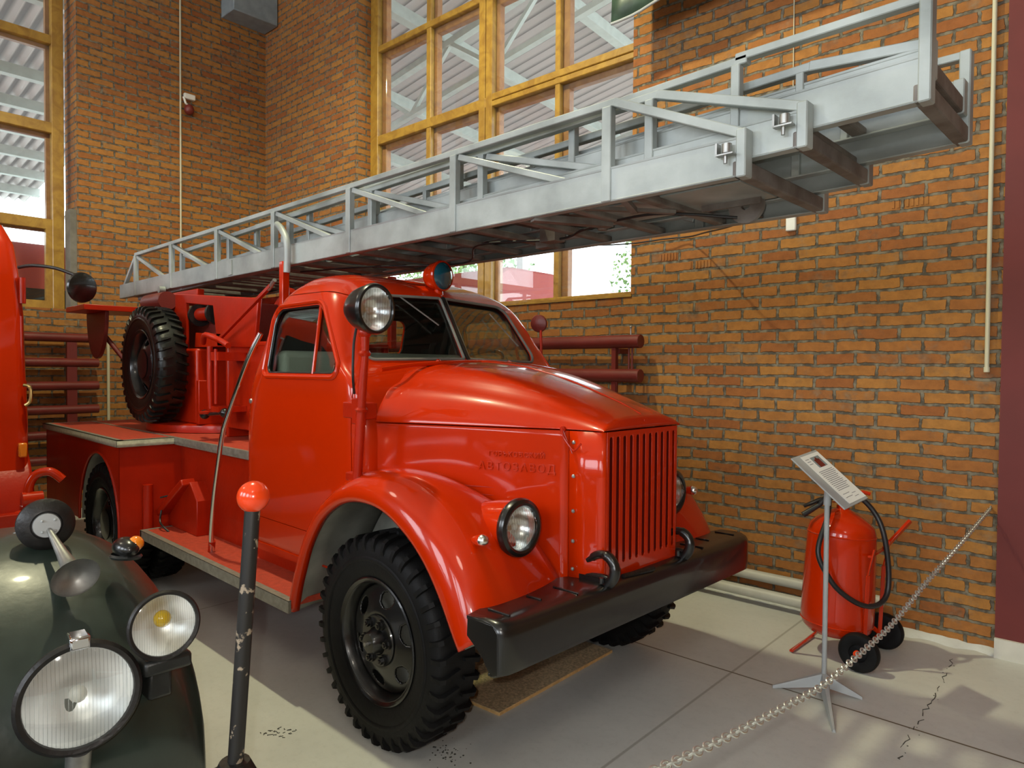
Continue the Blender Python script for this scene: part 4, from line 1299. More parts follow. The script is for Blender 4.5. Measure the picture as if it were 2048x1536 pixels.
# ---- running board, side plates and rear deck
m = MB(); m.box(-2.73, -.64, -.955, -.62, .47, .500); m.build('running_board', 'red_tread', FT)
m = MB(); m.box(-2.74, -.635, -.968, -.953, .440, .503); m.box(-2.74, -.635, -.968, -.93, .500, .5035); m.box(-2.745, -2.72, -.968, -.62, .440, .503); m.build('running_board_trim', 'trim', FT)
m = MB(); m.box(-2.82, -1.46, -.66, -.64, .42, 1.09); m.box(-1.50, -.30, -.70, -.66, .46, .68)
m.build('side_apron', 'red_old', FT)
m = MB(); m.box(-2.80, -.66, .62, .955, .44, .50); m.build('running_board', 'red_tread', FT)
ZD = 1.135
m = MB(); m.box(-4.84, -2.80, -1.085, -.722, ZD - .03, ZD); m.box(-4.84, -2.80, .722, 1.085, ZD - .03, ZD)
m.box(-4.84, -1.47, -.70, .70, ZD - .03, ZD); m.build('deck', 'red_tread', FT)
m = MB()
for s_ in (-1, 1):
    y0, y1 = sorted((s_ * 1.085, s_ * 1.10)); m.box(-4.85, -2.79, y0, y1, ZD - .045, ZD + .003)
    y0, y1 = sorted((s_ * 1.05, s_ * 1.10)); m.box(-4.85, -2.79, y0, y1, ZD, ZD + .003)
    y0, y1 = sorted((s_ * 1.10, s_ * .70)); m.box(-2.80, -2.785, y0, y1, ZD - .045, ZD + .003); m.box(-2.84, -2.785, y0, y1, ZD, ZD + .003)
    y0, y1 = sorted((s_ * .722, s_ * .698)); m.box(-4.84, -1.47, y0, y1, ZD - .03, ZD + .004)
    y0, y1 = sorted((s_ * .715, s_ * .70)); m.box(-2.80, -1.47, y0, y1, ZD - .05, ZD + .003)
m.box(-4.85, -4.84, -1.1, 1.1, ZD - .045, ZD + .003)
m.build('deck_trim', 'trim', FT)
# rear wings with wheel arch
def arch_panel(s_):
    outer = [(-4.83, .42), (-4.83, ZD - .03), (-2.82, ZD - .03), (-2.82, .46)]
    arc = [(-3.31 + .485 * math.cos(t), .47 + .54 * math.sin(t)) for t in [PI * k / 28 for k in range(29)]]
    arc[0] = (arc[0][0], .44); arc[-1] = (arc[-1][0], .44)
    poly = outer[:3] + [(-2.82, .44)] + arc + [(-4.83, .44)][:0]
    poly = [(-4.83, .44), (-4.83, ZD - .03), (-2.82, ZD - .03), (-2.82, .44)] + [p for p in arc]
    m = MB()
    # strips between the arch and the frame keep the faces clean
    top = ZD - .03
    n = len(arc)
    y0, y1 = sorted((s_ * 1.065, s_ * 1.075))
    xs_ = [p[0] for p in arc]
    for k in range(n - 1):
        (xa, za), (xb, zb_) = arc[k], arc[k + 1]
        vs = [(xa, y0, za), (xb, y0, zb_), (xb, y0, top), (xa, y0, top), (xa, y1, za), (xb, y1, zb_), (xb, y1, top), (xa, y1, top)]
        m.add(vs, [(0, 3, 2, 1), (4, 5, 6, 7), (0, 1, 5, 4), (2, 3, 7, 6)])
    m.box(arc[0][0], -2.82, y0, y1, .44, top); m.box(-4.83, arc[-1][0], y0, y1, .44, top)
    rw = m.build('rear_wing', 'red_old', FT, smooth=False)
    ring = [Vector((x, s_ * 1.076, z)) for x, z in arc]
    MB().tube(ring, .010, 8).build('arch_lip', 'red_old', rw)
    rows = [[Vector((x, s_ * y, z)) for y in (1.06, .9, .7, .55)] for x, z in arc]
    MB().grid(rows).build('arch_lining', 'primer', rw, solid=.006)
    return rw
arch_panel(-1); arch_panel(1)
for s_ in (-1, 1):
    y0, y1 = sorted((s_ * 1.075, s_ * .655)); MB().box(-2.825, -2.815, y0, y1, .44, ZD - .03).build('locker_front', 'red_old', FT)
MB().box(-4.83, -4.82, -1.075, 1.075, .50, ZD - .03).build('tail_panel', 'red_old', FT)
# fittings at the back of the running board
m = MB(); m.tube([(-2.79, -.90, .46), (-2.79, -.90, .81)], .034, 20); m.build('stowage_tube', 'red_old', FT)
w_ = thing  # keep name
m = MB(); m.prism([(-2.80, .50), (-2.28, .50), (-2.28, .74), (-2.40, .86), (-2.50, .82), (-2.80, .60)], 'y', -.76, -.655); m.build('stowage_bracket', 'red_old', FT, bevel=.006)
m = MB(); m.bar((-2.78, -.80, .60), (-2.42, -.76, .86), .10, .05); m.build('hinged_arm', 'red_old', FT, bevel=.008)
m = MB(); m.tube([(-2.66, -.86, .73), (-2.50, -.74, .78)], .006, 8); m.ball((-2.52, -.78, .78), .02, 10); m.tube(spline([(-2.70, -.84, .63), (-2.67, -.86, .56), (-2.60, -.86, .53), (-2.56, -.84, .50)], 4), .007, 8)
m.build('securing_pin', 'black_rough', FT)
# grab rail
gp = spline([(-1.825, -.845, .50), (-1.80, -.86, .62), (-1.72, -.875, .88), (-1.615, -.885, 1.16), (-1.58, -.885, 1.26), (-1.535, -.88, 1.35), (-1.36, -.84, 1.68), (-1.265, -.80, 1.85)], 6)
gr_ = MB().tube(gp, .015, 14).build('grab_rail', 'chrome', FT)
m = MB().tube([(-1.84, -.845, .495), (-1.815, -.85, .57)], .021, 14); m.build('rail_foot', 'red_old', gr_)

# ---- spotlight on its pillar beside the bonnet, near side
pole = [Vector((-.105, -.885, 1.80)), Vector((-.105, -.885, 1.70)), Vector((-.12, -.885, 1.60)), Vector((-.14, -.885, 1.40)), Vector((-.16, -.885, 1.18)), Vector((-.168, -.885, 1.12))]
m = MB().tube(pole, [.022, .017, .020, .022, .022, .026], 14)
m.ball((-.105, -.885, 1.815), .030, 14); m.lathe([(.024, 0), (.030, .01), (.024, .02)], (-.13, -.885, 1.46), (0, 0, 1), 16); m.lathe([(.022, 0), (.028, .012), (.022, .024)], (-.105, -.885, 1.71), (0, 0, 1), 16)
sp_ = m.build('spotlight_pillar', 'red_old', FT)
m = MB(); m.box(-.30, -.13, -.875, -.80, 1.425, 1.500); m.box(-.22, -.12, -.88, -.865, 1.40, 1.52); m.build('pillar_bracket', 'red_old', sp_, bevel=.006)
MB().box(-.30, -.15, -.86, -.80, 1.13, 1.17).build('pillar_bracket', 'red_old', sp_, bevel=.006)
m = MB(); m.bar((-.17, -.86, 1.825), (-.10, -.885, 1.825), .03, .012); m.bar((-.105, -.885, 1.80), (-.09, -.91, 1.86), .04, .02); m.build('lamp_yoke', 'red_old', sp_)
m = MB(); m.tube(spline([(-.14, -.90, 1.86), (-.17, -.90, 1.76), (-.175, -.90, 1.62), (-.21, -.87, 1.54)], 5), .006, 8); m.build('lamp_cable', 'hose', sp_)
sc = Vector((.020, -.932, 1.910)); sa = Vector((1, .16, -.03)).normalized()
m = MB().lathe([(.0, -.135), (.035, -.13), (.065, -.108), (.088, -.070), (.100, -.030), (.104, .0), (.106, .012)], sc, sa, 44)
sh = m.build('spotlight_housing', 'black', sp_)
MB().lathe([(.100, .0), (.108, .006), (.110, .018), (.105, .030), (.095, .032), (.090, .024)], sc, sa, 44).build('spotlight_rim', 'black', sh)
MB().lathe([(0, -.07), (.04, -.06), (.07, -.035), (.092, .018)], sc, sa, 44).build('spotlight_reflector', 'reflector', sh)
MB().lathe([(0, .040), (.04, .038), (.075, .031), (.094, .024)], sc, sa, 44).build('spotlight_glass', 'lamp_glass', sh)
m = MB(); e1 = sa.cross(Vector((0, 0, 1))).normalized(); e2 = e1.cross(sa)
for k in range(11):
    u = -.075 + .015 * k; h = math.sqrt(.09**2 - u * u) * .95
    m.tube([sc + sa * (.030) + e1 * u + e2 * h, sc + sa * .030 + e1 * u - e2 * h], .0016, 6)
m.build('spotlight_ribs', 'lamp_glass', sh)

# ---- beacon on the roof: round lamp with blue glass
bc = Vector((-.66, .02, 2.205)); ba = Vector((1, .10, -.02)).normalized()
m = MB().lathe([(0, -.12), (.03, -.115), (.062, -.088), (.080, -.05), (.087, -.01), (.088, .01)], bc, ba, 40)
bh = m.build('beacon_housing', 'red', FT)
MB().lathe([(.088, .0), (.092, .010), (.088, .020), (.080, .022)], bc, ba, 40).build('beacon_rim', 'red', bh)
MB().lathe([(.082, .016), (.065, .032), (.03, .041), (0, .043)], bc, ba, 40).build('beacon_glass', 'teal', bh)
MB().cyl(bc - Vector((.02, 0, .12)), bc - Vector((.02, 0, .05)), .03, .02, 16).build('beacon_foot', 'red', bh)

# ---- far side mirror / marker on its stalk
m = MB().tube([(-.60, .84, 1.62), (-.60, .86, 1.70), (-.60, .85, 1.92)], .009, 10)
mk = m.build('mirror_stalk', 'red_old', FT)
MB().lathe([(0, -.022), (.03, -.018), (.055, -.008), (.060, .004), (.05, .010), (0, .012)], (-.615, .845, 1.965), (-.35, .93, .1), 28).build('round_mirror', 'maroon', mk)

# ---- turntable, turret and spare wheel
TC = Vector((-3.45, 0, 0))
m = MB().lathe([(.0, 1.205), (.62, 1.205), (.655, 1.195), (.66, 1.175), (.66, 1.14), (0, 1.14)], (TC.x, 0, 0), (0, 0, 1), 72)
m.build('turntable_ring', 'red_old', FT, angle=30)
m = MB(); m.box(-3.95, -3.02, -.47, .47, 1.205, 1.80); tb = m.build('turret_box', 'red_old', FT, bevel=.02)
m = MB()
m.box(-3.02, -2.97, -.47, .47, 1.205, 1.55)
m.build('front_plate', 'red_old', tb, bevel=.006)
for s_ in (-1, 1):
    y0, y1 = sorted((s_ * .44, s_ * .41))
    m = MB(); m.prism([(-3.95, 1.80), (-3.3, 1.80), (-3.3, 2.17), (-2.78, 2.12), (-2.70, 1.81), (-2.10, 1.79), (-2.04, 2.13), (-3.56, 2.265), (-3.95, 2.20)], 'y', y0, y1)
    m.build('turret_cheek', 'red_old', tb, bevel=.006)
MB().box(-3.7, -2.5, -.30, .30, 1.79, 2.14).build('winch_housing', 'maroon', tb, bevel=.01)
m = MB(); m.prism([(-3.12, 1.81), (-2.55, 1.81), (-2.62, 1.90), (-3.10, 1.925)], 'y', -.44, -.30); m.build('winch_guard', 'red_old', tb)
m = MB()
m.box(-2.60, -1.72, -.42, -.38, 1.205, 1.83); m.box(-2.60, -1.72, .38, .42, 1.205, 1.83); m.box(-2.60, -1.70, -.42, .42, 1.80, 1.83); m.box(-2.60, -2.56, -.42, .42, 1.135, 1.83)
m.build('equipment_locker', 'red_old', FT, bevel=.01)
m = MB()
for s_ in (-1, 1):
    m.box(-4.2, -3.2, s_ * .36 - .03, s_ * .36 + .03, 2.225, 2.285)
m.box(-4.2, -4.12, -.36, .36, 2.225, 2.28)
lf = m.build('ladder_cradle', 'red_old', FT, bevel=.006)
m = MB(); m.tube([(-3.18, -.37, 2.075), (-2.88, -.37, 2.075)], .052, 24); wd_ = m.build('winch_drum', 'red_old', tb)
m = MB(); m.tube([(-3.18, -.37, 2.07), (-3.215, -.37, 2.07)], .09, 24); m.tube([(-2.885, -.37, 2.07), (-2.85, -.37, 2.07)], .09, 24); m.build('drum_flange', 'black_rough', wd_)
m = MB(); m.tube([(-3.9, -.30, 1.8), (-3.9, -.32, 2.22)], .05, 16); m.tube([(-3.9, .30, 1.8), (-3.9, .32, 2.22)], .05, 16); m.tube([(-3.2, 0, 1.7), (-2.4, 0, 2.22)], .06, 20)
m.build('lifting_strut', 'red_old', tb)
m = MB(); m.bar((-2.52, -.50, 1.86), (-1.62, -.56, 2.17), .022, .022); m.build('stay_rod', 'red_old', FT)
m = MB(); m.tube([(-1.66, -.555, 2.15), (-1.56, -.565, 2.20)], .013, 8); m.build('stay_rod_end', 'steel', FT)
m = MB(); m.tube([(-2.40, -.62, 1.80), (-2.40, -.62, 1.52), (-2.39, -.62, 1.36)], [.02, .02, .014], 12); m.tube([(-2.30, -.62, 1.78), (-2.30, -.62, 1.40)], .012, 10)
m.tube(spline([(-2.56, -.60, 1.83), (-2.42, -.64, 1.88), (-2.28, -.60, 1.84), (-2.1, -.62, 1.80)], 5), .02, 10); m.lathe([(0, 0), (.045, .005), (.05, .02), (0, .03)], (-2.42, -.64, 1.32), (0, 0, 1), 16)
m.box(-2.44, -2.26, -.62, -.42, 1.70, 1.76); m.box(-2.44, -2.26, -.62, -.42, 1.34, 1.38)
m.build('lever_linkage', 'red_old', FT, angle=40)
m = MB(); m.ball((-2.44, -.64, 1.32), .035, 12); m.ball((-2.20, -.60, 1.34), .035, 12); m.tube([(-2.44, -.64, 1.32), (-2.20, -.60, 1.34)], .012, 8); m.build('lever_knobs', 'black', FT)
m = MB(); m.prism([(-4.52, -.99), (-3.98, -.99), (-3.98, -.40), (-4.45, -.40), (-4.60, -.7)], 'z', 2.12, 2.165); m.build('operator_shelf', 'red_old', FT, bevel=.004)
pts = [(-4.30 + .27 * math.cos(t), 2.12 + .40 * math.sin(t)) for t in [PI + PI * k / 20 for k in range(21)]]
m = MB().prism(pts, 'y', -.82, -.79); m.build('operator_guard', 'maroon', FT, bevel=.004)
m = MB(); m.tube([(-4.2, -.80, 1.95), (-4.0, -.6, 1.6), (-3.95, -.5, 1.3)], .02, 10); m.build('guard_bracket', 'maroon', FT)
m = MB(); m.tube([(-3.95, -.50, 2.20), (-3.52, -.50, 2.20)], .075, 20); m.build('ladder_damper', 'maroon', FT)
sw2 = wheel_thing('spare_wheel', (-3.47, -.63, 1.672), -1, rub='rubber_new', dish=1)
m = MB(); m.cyl((-3.47, -.60, 1.672), (-3.47, -.47, 1.672), .10, .10, 20); m.build('spare_wheel_bracket', 'red_old', FT)

# ---- the ladder: four telescoping sections
MB_ = MB
def ladder_section(yw, z0, zr, zt, posts, x0, x1, pw, rungs, mname='silver', diag=True, end_post=False, tail=None, k=0.0):
    """yw half width, z0 rail bottom, zr rail top, zt top of truss"""
    sec = bpy.data.objects.new('ladder_section', None); COL.objects.link(sec); sec.parent = FT; ORG[sec.name] = Vector(); sec.empty_display_size = .1
    class MB(MB_):
        def build(q, *a, **kw):
            q.v = [Vector((p.x, p.y, p.z + k * (p.x - x1))) for p in q.v]
            return super().build(*a, **kw)
    for s_ in (-1, 1):
        y = s_ * yw; ti = s_ * .018
        m = MB()
        # channel rail: web and flanges
        ya, yb = sorted((y, y - s_ * .006))
        m.box(x0, x1, ya, yb, z0, zr)
        ya, yb = sorted((y, y - s_ * .045))
        m.box(x0, x1, ya, yb, z0, z0 + .007); m.box(x0, x1, ya, yb, zr - .007, zr)
        rail = m.build('side_rail', mname, sec, bevel=.002, seg=1, smooth=False)
        m = MB(); ym = y - s_ * .020
        if posts:
            xl = posts[-1]; xf = posts[0]
            m.box(xf - .02, xl + .04, *sorted((y - s_ * .001, y - s_ * .040)), zt - .030, zt)
            m.build('top_rail', mname, sec, bevel=.003, seg=1, smooth=False)
            for i_, x in enumerate(posts):
                m = MB(); m.box(x - pw / 2, x + pw / 2, *sorted((y + s_ * .006, y - s_ * .030)), z0 + .002, zt - .028); m.build('post', mname, sec, bevel=.003, seg=1, smooth=False)
            for i_, x in enumerate(posts[:-1]):
                if not diag: break
                m = MB(); m.bar((x + .03, ym, zt - .04), (posts[i_ + 1] - .025, ym, zr - .08), .030, .030); m.build('brace', mname, sec, bevel=.003, seg=1, smooth=False)
            if end_post:
                pass
            else:
                m = MB(); m.bar((xl + .03, y - s_ * .016, zt - .015), (x1 - .012, y - s_ * .016, zr + .010), .036, .034); m.build('end_brace', mname, sec, bevel=.003, seg=1, smooth=False)
            if tail is not None:
                m = MB(); m.bar((xf - .0, ym, zt - .015), (tail, ym, z0 + .06), .032, .032); m.build('tail_brace', mname, sec, bevel=.003, seg=1, smooth=False)
        m = MB(); m.box(x1 - .034, x1 + .002, *sorted((y + s_ * .006, y - s_ * .05)), z0 - .004, (zt if end_post else zr + .028)); m.build('end_post', mname, sec, bevel=.004, seg=1, smooth=False)
    for x in rungs:
        m = MB(); m.box(x - .024, x + .024, -yw + .008, yw - .008, z0 + .006, z0 + .040)
        m.build('rung', 'silver_worn', sec, bevel=.008, seg=2, smooth=False)
    m = MB(); m.box(x1 - .048, x1 - .002, -yw, yw, z0, z0 + .055); m.build('end_rung', 'silver_worn', sec, bevel=.006, smooth=False)
    return sec
fr = lambda a, b_, st: [a + st * i for i in range(int((b_ - a) / st) + 1)]
s1 = ladder_section(.385, 2.328, 2.462, 2.735, [-4.68, -3.78, -2.85, -1.94, -1.02, -.09, .84], -5.12, 1.425, .045, [-4.9 + .325 * i for i in range(19)], tail=-5.10)
s2 = ladder_section(.335, 2.400, 2.520, 2.745, [-3.68, -2.75, -1.82, -.87, .055, 1.005], -4.75, 1.612, .038, [-4.4 + .325 * i for i in range(18)], k=.017)
s3 = ladder_section(.285, 2.475, 2.612, 2.80, [-2.4, -1.65, -.90, -.17, .58, 1.335], -4.6, 1.955, .034, [-4.3 + .325 * i for i in range(19)], end_post=True, diag=False, k=.022)
s4 = ladder_section(.232, 2.565, 2.655, 2.725, [-2.1, -1.3, -.5, .3, .95, 1.545], -4.5, 1.948, .028, [-4.25 + .325 * i for i in range(19)], diag=False, k=.026)
# section three carries its top rail on to the end post, far post splayed
for s_ in (-1, 1): MB().box(1.33, 1.955, *sorted((s_ * .284, s_ * .245)), 2.772, 2.80).build('top_rail_end', 'silver', s3, bevel=.003, seg=1, smooth=False)
# guide rollers
for sec, x, y, z in ((s1, 1.365, -.391, 2.425), (s2, 1.545, -.341, 2.495)):
    m = MB(); m.cyl((x, y - .012, z - .016), (x, y - .012, z + .016), .017, .017, 18); m.box(x - .035, x + .03, y - .03, y, z - .024, z - .019); m.box(x - .035, x - .028, y - .03, y, z - .02, z + .02); m.cyl((x - .005, y - .012, z - .05), (x - .005, y - .012, z - .02), .007, .007, 8)
    m.build('guide_roller', 'steel', sec)
# plates, pulley and cable under the ladder
m = MB(); m.box(.50, 1.32, -.20, .12, 2.36, 2.368); m.build('stiffener_plate', 'silver', s1)
m = MB(); m.box(-1.3, .1, -.05, .20, 2.56, 2.66); m.build('walkway_plate', 'silver', s4, smooth=False)
m = MB(); m.lathe([(.02, -.012), (.075, -.012), (.068, -.004), (.068, .004), (.075, .012), (.02, .012)], (1.20, .10, 2.345), (0, 1, .1), 32, closed=True); m.bar((1.02, .06, 2.36), (1.28, .06, 2.36), .012, .05); m.build('cable_pulley', 'silver_worn', s1)
m = MB(); m.bar((.70, -.34, 2.335), (.96, -.06, 2.325), .03, .015); m.bar((.88, -.34, 2.355), (.84, -.18, 2.325), .03, .02)
m.bar((.42, -.36, 2.33), (.60, -.02, 2.33), .05, .03); m.lathe([(0, .02), (.022, .018), (.026, 0)], (.50, .05, 2.345), (0, 0, -1), 14); m.box(.16, .26, -.02, .06, 2.30, 2.40); m.box(.06, .14, .06, .12, 2.29, 2.345)
m.build('lock_mechanism', 'silver_worn', s1)
m = MB()
m.tube(spline([(1.18, .06, 2.29), (.85, -.05, 2.335), (.45, .0, 2.335), (.25, .02, 2.31), (-.2, -.1, 2.32), (-.55, .10, 2.28), (-1.2, -.1, 2.30), (-1.9, -.2, 2.32)], 8), .006, 8)
m.build('control_cable', 'hose', s1)
# pipe stay that stands up beside the ladder behind the cab
m = MB().tube(spline([(-1.66, -.43, 2.27), (-1.655, -.43, 2.42), (-1.68, -.43, 2.50), (-1.76, -.42, 2.57), (-1.83, -.41, 2.605)], 6), .022, 14); m.build('ladder_stay', 'silver', FT)
m = MB(); m.box(-1.72, -1.67, .40, .45, 1.80, 2.33); m.build('ladder_rest', 'red_old', FT, bevel=.006)
m = MB(); m.box(-1.73, -1.68, -.45, -.40, 1.80, 2.345); m.build('stay_post', 'red', FT, bevel=.006)
m = MB(); m.lathe([(0, 0), (.03, 0), (.03, .05), (0, .05)], (-3.90, -.39, 2.325), (0, -1, 0), 16); m.build('rail_fitting', 'silver', s1)
MB().box(-2.62, -2.56, -.395, -.386, 2.34, 2.45).build('rail_fitting', 'silver', s1)
# cable that sags from the ladder to the wall
pts = [Vector((1.215, .10, 2.300)), Vector((1.156, .35, 2.345)), Vector((.887, .8, 2.46)), Vector((.482, 1.4, 2.555)), Vector((.06, 1.85, 2.635)), room((-.139, 2.13, 2.681)), room((-.354, 2.13, 2.688)), room((-.651, 2.13, 2.687)), room((-.971, 2.13, 2.71)), room((-1.344, 2.12, 2.76)), room((-1.75, 2.12, 2.86))]
MB().tube(spline(pts, 8), .006, 8).build('loose_cable', 'hose', label='thin dark cable looping from under the ladder along the brick wall', cat='cable')
# ------------------------------------------------------------------ wheeled extinguisher
EX = thing('wheeled_extinguisher', (1.08, 1.63, 0), 'big red wheeled fire extinguisher with a black hose, standing by the brick wall', 'fire extinguisher')
c = Vector((1.07, 1.60, 0)); lean = Vector((.02, .055, 1)).normalized(); base = Vector((1.085, 1.58, .125))
m = MB().lathe([(0, 0), (.11, .002), (.155, .012), (.185, .045), (.196, .085), (.197, .12), (.193, .35), (.186, .56), (.183, .60), (.172, .635), (.14, .665), (.09, .70), (.045, .725), (.035, .73), (.035, .75), (0, .75)], base, lean, 56)
tank = m.build('tank', 'red', EX, angle=50)
for h in (.585, .075): MB().lathe([(.192 if h < .3 else .184, h - .005), (.1985 if h < .3 else .1885, h), (.192 if h < .3 else .184, h + .005)], base, lean, 56).build('weld_seam', 'red', tank)
top = base + lean * .75
m = MB(); m.cyl(top - lean * .01, top + lean * .05, .028, .024, 20); m.cyl(top + lean * .03 + Vector((-.05, -.04, 0)), top + lean * .03 + Vector((.08, .02, 0)), .016, .016, 14); m.cyl(top + lean * .05, top + lean * .075, .034, .034, 18)
m.build('valve', 'brass', EX)
m = MB(); m.cyl(top + Vector((.03, -.03, .05)), top + Vector((.05, -.05, .055)), .028, .028, 20); m.build('pressure_gauge', 'chrome', EX)
m = MB(); m.tube([top + Vector((-.03, -.04, .045)), top + Vector((-.10, -.09, .03)), top + Vector((-.17, -.15, -.01))], [.012, .014, .010], 10)
m.build('valve_lever', 'black', EX)
m = MB(); m.tube([top + Vector((.03, .0, .06)), top + Vector((.10, .03, .085)), top + Vector((.13, .05, .075))], .011, 8); m.build('safety_pin_handle', 'red', EX)
nz = MB().cyl(top + Vector((-.17, -.16, -.06)), top + Vector((-.10, -.10, .0)), .017, .014, 12).build('nozzle', 'hose', EX)
hp = [top + Vector((-.10, -.10, .0)), top + Vector((-.05, -.10, .055)), top + Vector((-.02, -.19, -.04)), base + Vector((-.02, -.245, .52)), base + Vector((.04, -.235, .38)), base + Vector((.10, -.20, .30)), base + Vector((.175, -.12, .235)), base + Vector((.23, -.02, .225)), base + Vector((.255, .06, .28)), base + Vector((.25, .09, .42)), base + Vector((.22, .10, .60)), base + Vector((.17, .11, .71)), base + Vector((.10, .09, .79)), top + Vector((.03, .02, .045))]
MB().tube(spline(hp, 7), .0145, 12).build('hose', 'hose', EX)
axc = Vector((1.265, 1.64, .108))
m = MB(); m.cyl((axc.x, 1.42, axc.z), (axc.x, 1.86, axc.z), .012, .012, 12); m.tube([base + Vector((.12, -.1, .06)), (axc.x, 1.50, axc.z)], .014, 8); m.tube([base + Vector((.12, .14, .06)), (axc.x, 1.80, axc.z)], .014, 8)
m.build('axle', 'red', EX)
for y, s_ in ((1.415, -1), (1.865, 1)):
    m = MB().lathe([(.048, -.024), (.075, -.030), (.098, -.026), (.107, -.012), (.107, .012), (.098, .026), (.075, .030), (.048, .024)], (axc.x, y, .108), (0, s_, 0), 40, closed=True)
    wh = m.build('wheel', 'rubber', EX, angle=40)
    m = MB().lathe([(.05, .018), (.044, .012), (.020, .016), (.018, .034), (0, .036)], (axc.x, y, .108), (0, s_, 0), 30); m.lathe([(.05, -.02), (.0, -.02)], (axc.x, y, .108), (0, s_, 0), 30); m.build('wheel_disc', 'rubber', wh)
    m = MB().lathe([(.020, .030), (.019, .040), (.012, .044), (0, .044)], (axc.x, y, .108), (0, s_, 0), 20); m.build('hub_cap', 'ball', wh)
m = MB()
for y in (1.50, 1.78):
    m.bar((axc.x, y, .108), base + Vector((.20, y - 1.60, .40)), .022, .008); m.bar(base + Vector((.20, y - 1.60, .40)), base + Vector((.23, y - 1.60, .55)), .022, .008)
m.bar(base + Vector((.20, .18, .50)), base + Vector((.315, .26, .67)), .036, .016, up=(1, 0, 0)); m.bar(base + Vector((.20, -.08, .50)), base + Vector((.20, .18, .50)), .02, .012)
m.build('push_handle', 'red', EX, bevel=.002)
m = MB()
m.bar(base + Vector((-.06, -.14, .03)), base + Vector((-.19, -.17, -.115)), .024, .008); m.bar(base + Vector((-.06, .10, .03)), base + Vector((-.19, .16, -.115)), .024, .008); m.bar(base + Vector((-.19, -.17, -.115)), base + Vector((-.19, .16, -.115)), .022, .010)
m.build('foot', 'red', EX)

# ------------------------------------------------------------------ information stand
ST = thing('information_stand', (1.21, 1.035, 0), 'grey information stand on a star-shaped foot with a tilted plate, in front of the extinguisher', 'information stand')
bx, by = 1.215, 1.035
m = MB().tube([(bx, by, .02), (bx, by, .98)], .0125, 16); pst = m.build('post', 'grey_paint', ST)
for k, (tx, ty) in enumerate([(1.006, .892), (1.385, 1.087), (1.399, .649), (1.05, 1.25)]):
    if k == 3: continue
    d = (Vector((tx, ty, 0)) - Vector((bx, by, 0))); n_ = Vector((-d.y, d.x, 0)).normalized()
    A = Vector((bx, by, 0))
    vs = [A + n_ * .012 + Vector((0, 0, .10)), A - n_ * .012 + Vector((0, 0, .10)), A + d + Vector((0, 0, .012)) + n_ * .004, A + d + Vector((0, 0, .012)) - n_ * .004,
          A + n_ * .026 + Vector((0, 0, .035)), A - n_ * .026 + Vector((0, 0, .035)), A + d + n_ * .008, A + d - n_ * .008]
    MB().add(vs, [(0, 2, 3, 1), (4, 5, 7, 6), (0, 4, 6, 2), (1, 3, 7, 5), (2, 6, 7, 3), (0, 1, 5, 4)]).build('foot', 'grey_paint', ST)
C0, C1, C2, C3 = [Vector(v) for v in ((1.077, .911, 1.209), (1.107, 1.158, 1.237), (1.377, 1.151, 1.014), (1.347, .904, .986))]
pc = (C0 + C1 + C2 + C3) / 4
ul = (C3 - C0).normalized(); vl = (C1 - C0).normalized(); nl = ul.cross(vl).normalized()
if nl.z < 0: nl = -nl
def plate_pt(u, v, h=0): return C0 + (C3 - C0) * u + (C1 - C0) * v + nl * h
def slab(m, u0, u1, v0, v1, h0, h1):
    vs = [plate_pt(u, v, h) for u in (u0, u1) for v in (v0, v1) for h in (h0, h1)]
    m.add(vs, [(0, 1, 3, 2), (4, 6, 7, 5), (0, 4, 5, 1), (2, 3, 7, 6), (0, 2, 6, 4), (1, 5, 7, 3)])
m = MB(); slab(m, 0, 1, 0, 1, -.008, 0); pl = m.build('plate', 'grey_paint', ST, bevel=.002)
m = MB(); slab(m, .04, .96, .27, .985, .0006, .0016); pp = m.build('paper_sheet', 'paper', pl)
m = MB(); slab(m, .10, .30, .52, .86, .0018, .0022); m.build('printed_picture_sky', M['ventblue'], pp)
m = MB(); slab(m, .15, .30, .58, .78, .0024, .0028); slab(m, .12, .17, .66, .72, .0024, .0028); m.build('printed_picture_engine', 'maroon', pp)
m = MB(); random.seed(5)
for k in range(13):
    u = .36 + .030 * k
    slab(m, u, u + .010, .34 + .02 * random.random(), lerp(.80, .92, random.random()), .0018, .0021)
for k in range(3): slab(m, .11 + .045 * k, .12 + .045 * k, .32, .46, .0018, .0021)
for k in range(4): slab(m, .80 + .030 * k, .808 + .030 * k, .36 + .3 * (k % 2), .62 + .2 * (k % 2), .0018, .0021)
m.build('printed_text_lines', 'ink', pp)
m = MB(); m.tube([(bx, by, .97), pc - nl * .008], .018, 14); m.build('plate_joint', 'grey_paint', ST)

# ------------------------------------------------------------------ barrier chain
pA = Vector((1.722, 2.235, .86)); pB = Vector((1.73, -1.95, .98))
CH = thing('barrier_chain', pA, 'galvanised link chain hanging from the brick wall across the front of the stand', 'chain')
def chain_pt(t):
    p = pA.lerp(pB, t)
    # fitted sag
    z = interp([(0, .86), (.22, .775), (.34, .735), (.5, .675), (.62, .675), (.70, .71), (.85, .80), (1, .93)], t)[0]
    return Vector((p.x, p.y, z))
L = 0; pts = [chain_pt(i / 400) for i in range(401)]
cum = [0]
for i in range(400): cum.append(cum[-1] + (pts[i + 1] - pts[i]).length)
pitch = .0235; nlk = int(cum[-1] / pitch)
def at(d):
    import bisect
    i = min(max(bisect.bisect(cum, d) - 1, 0), 399)
    return pts[i].lerp(pts[i + 1], (d - cum[i]) / max(cum[i + 1] - cum[i], 1e-9)), (pts[i + 1] - pts[i]).normalized()
m = MB()
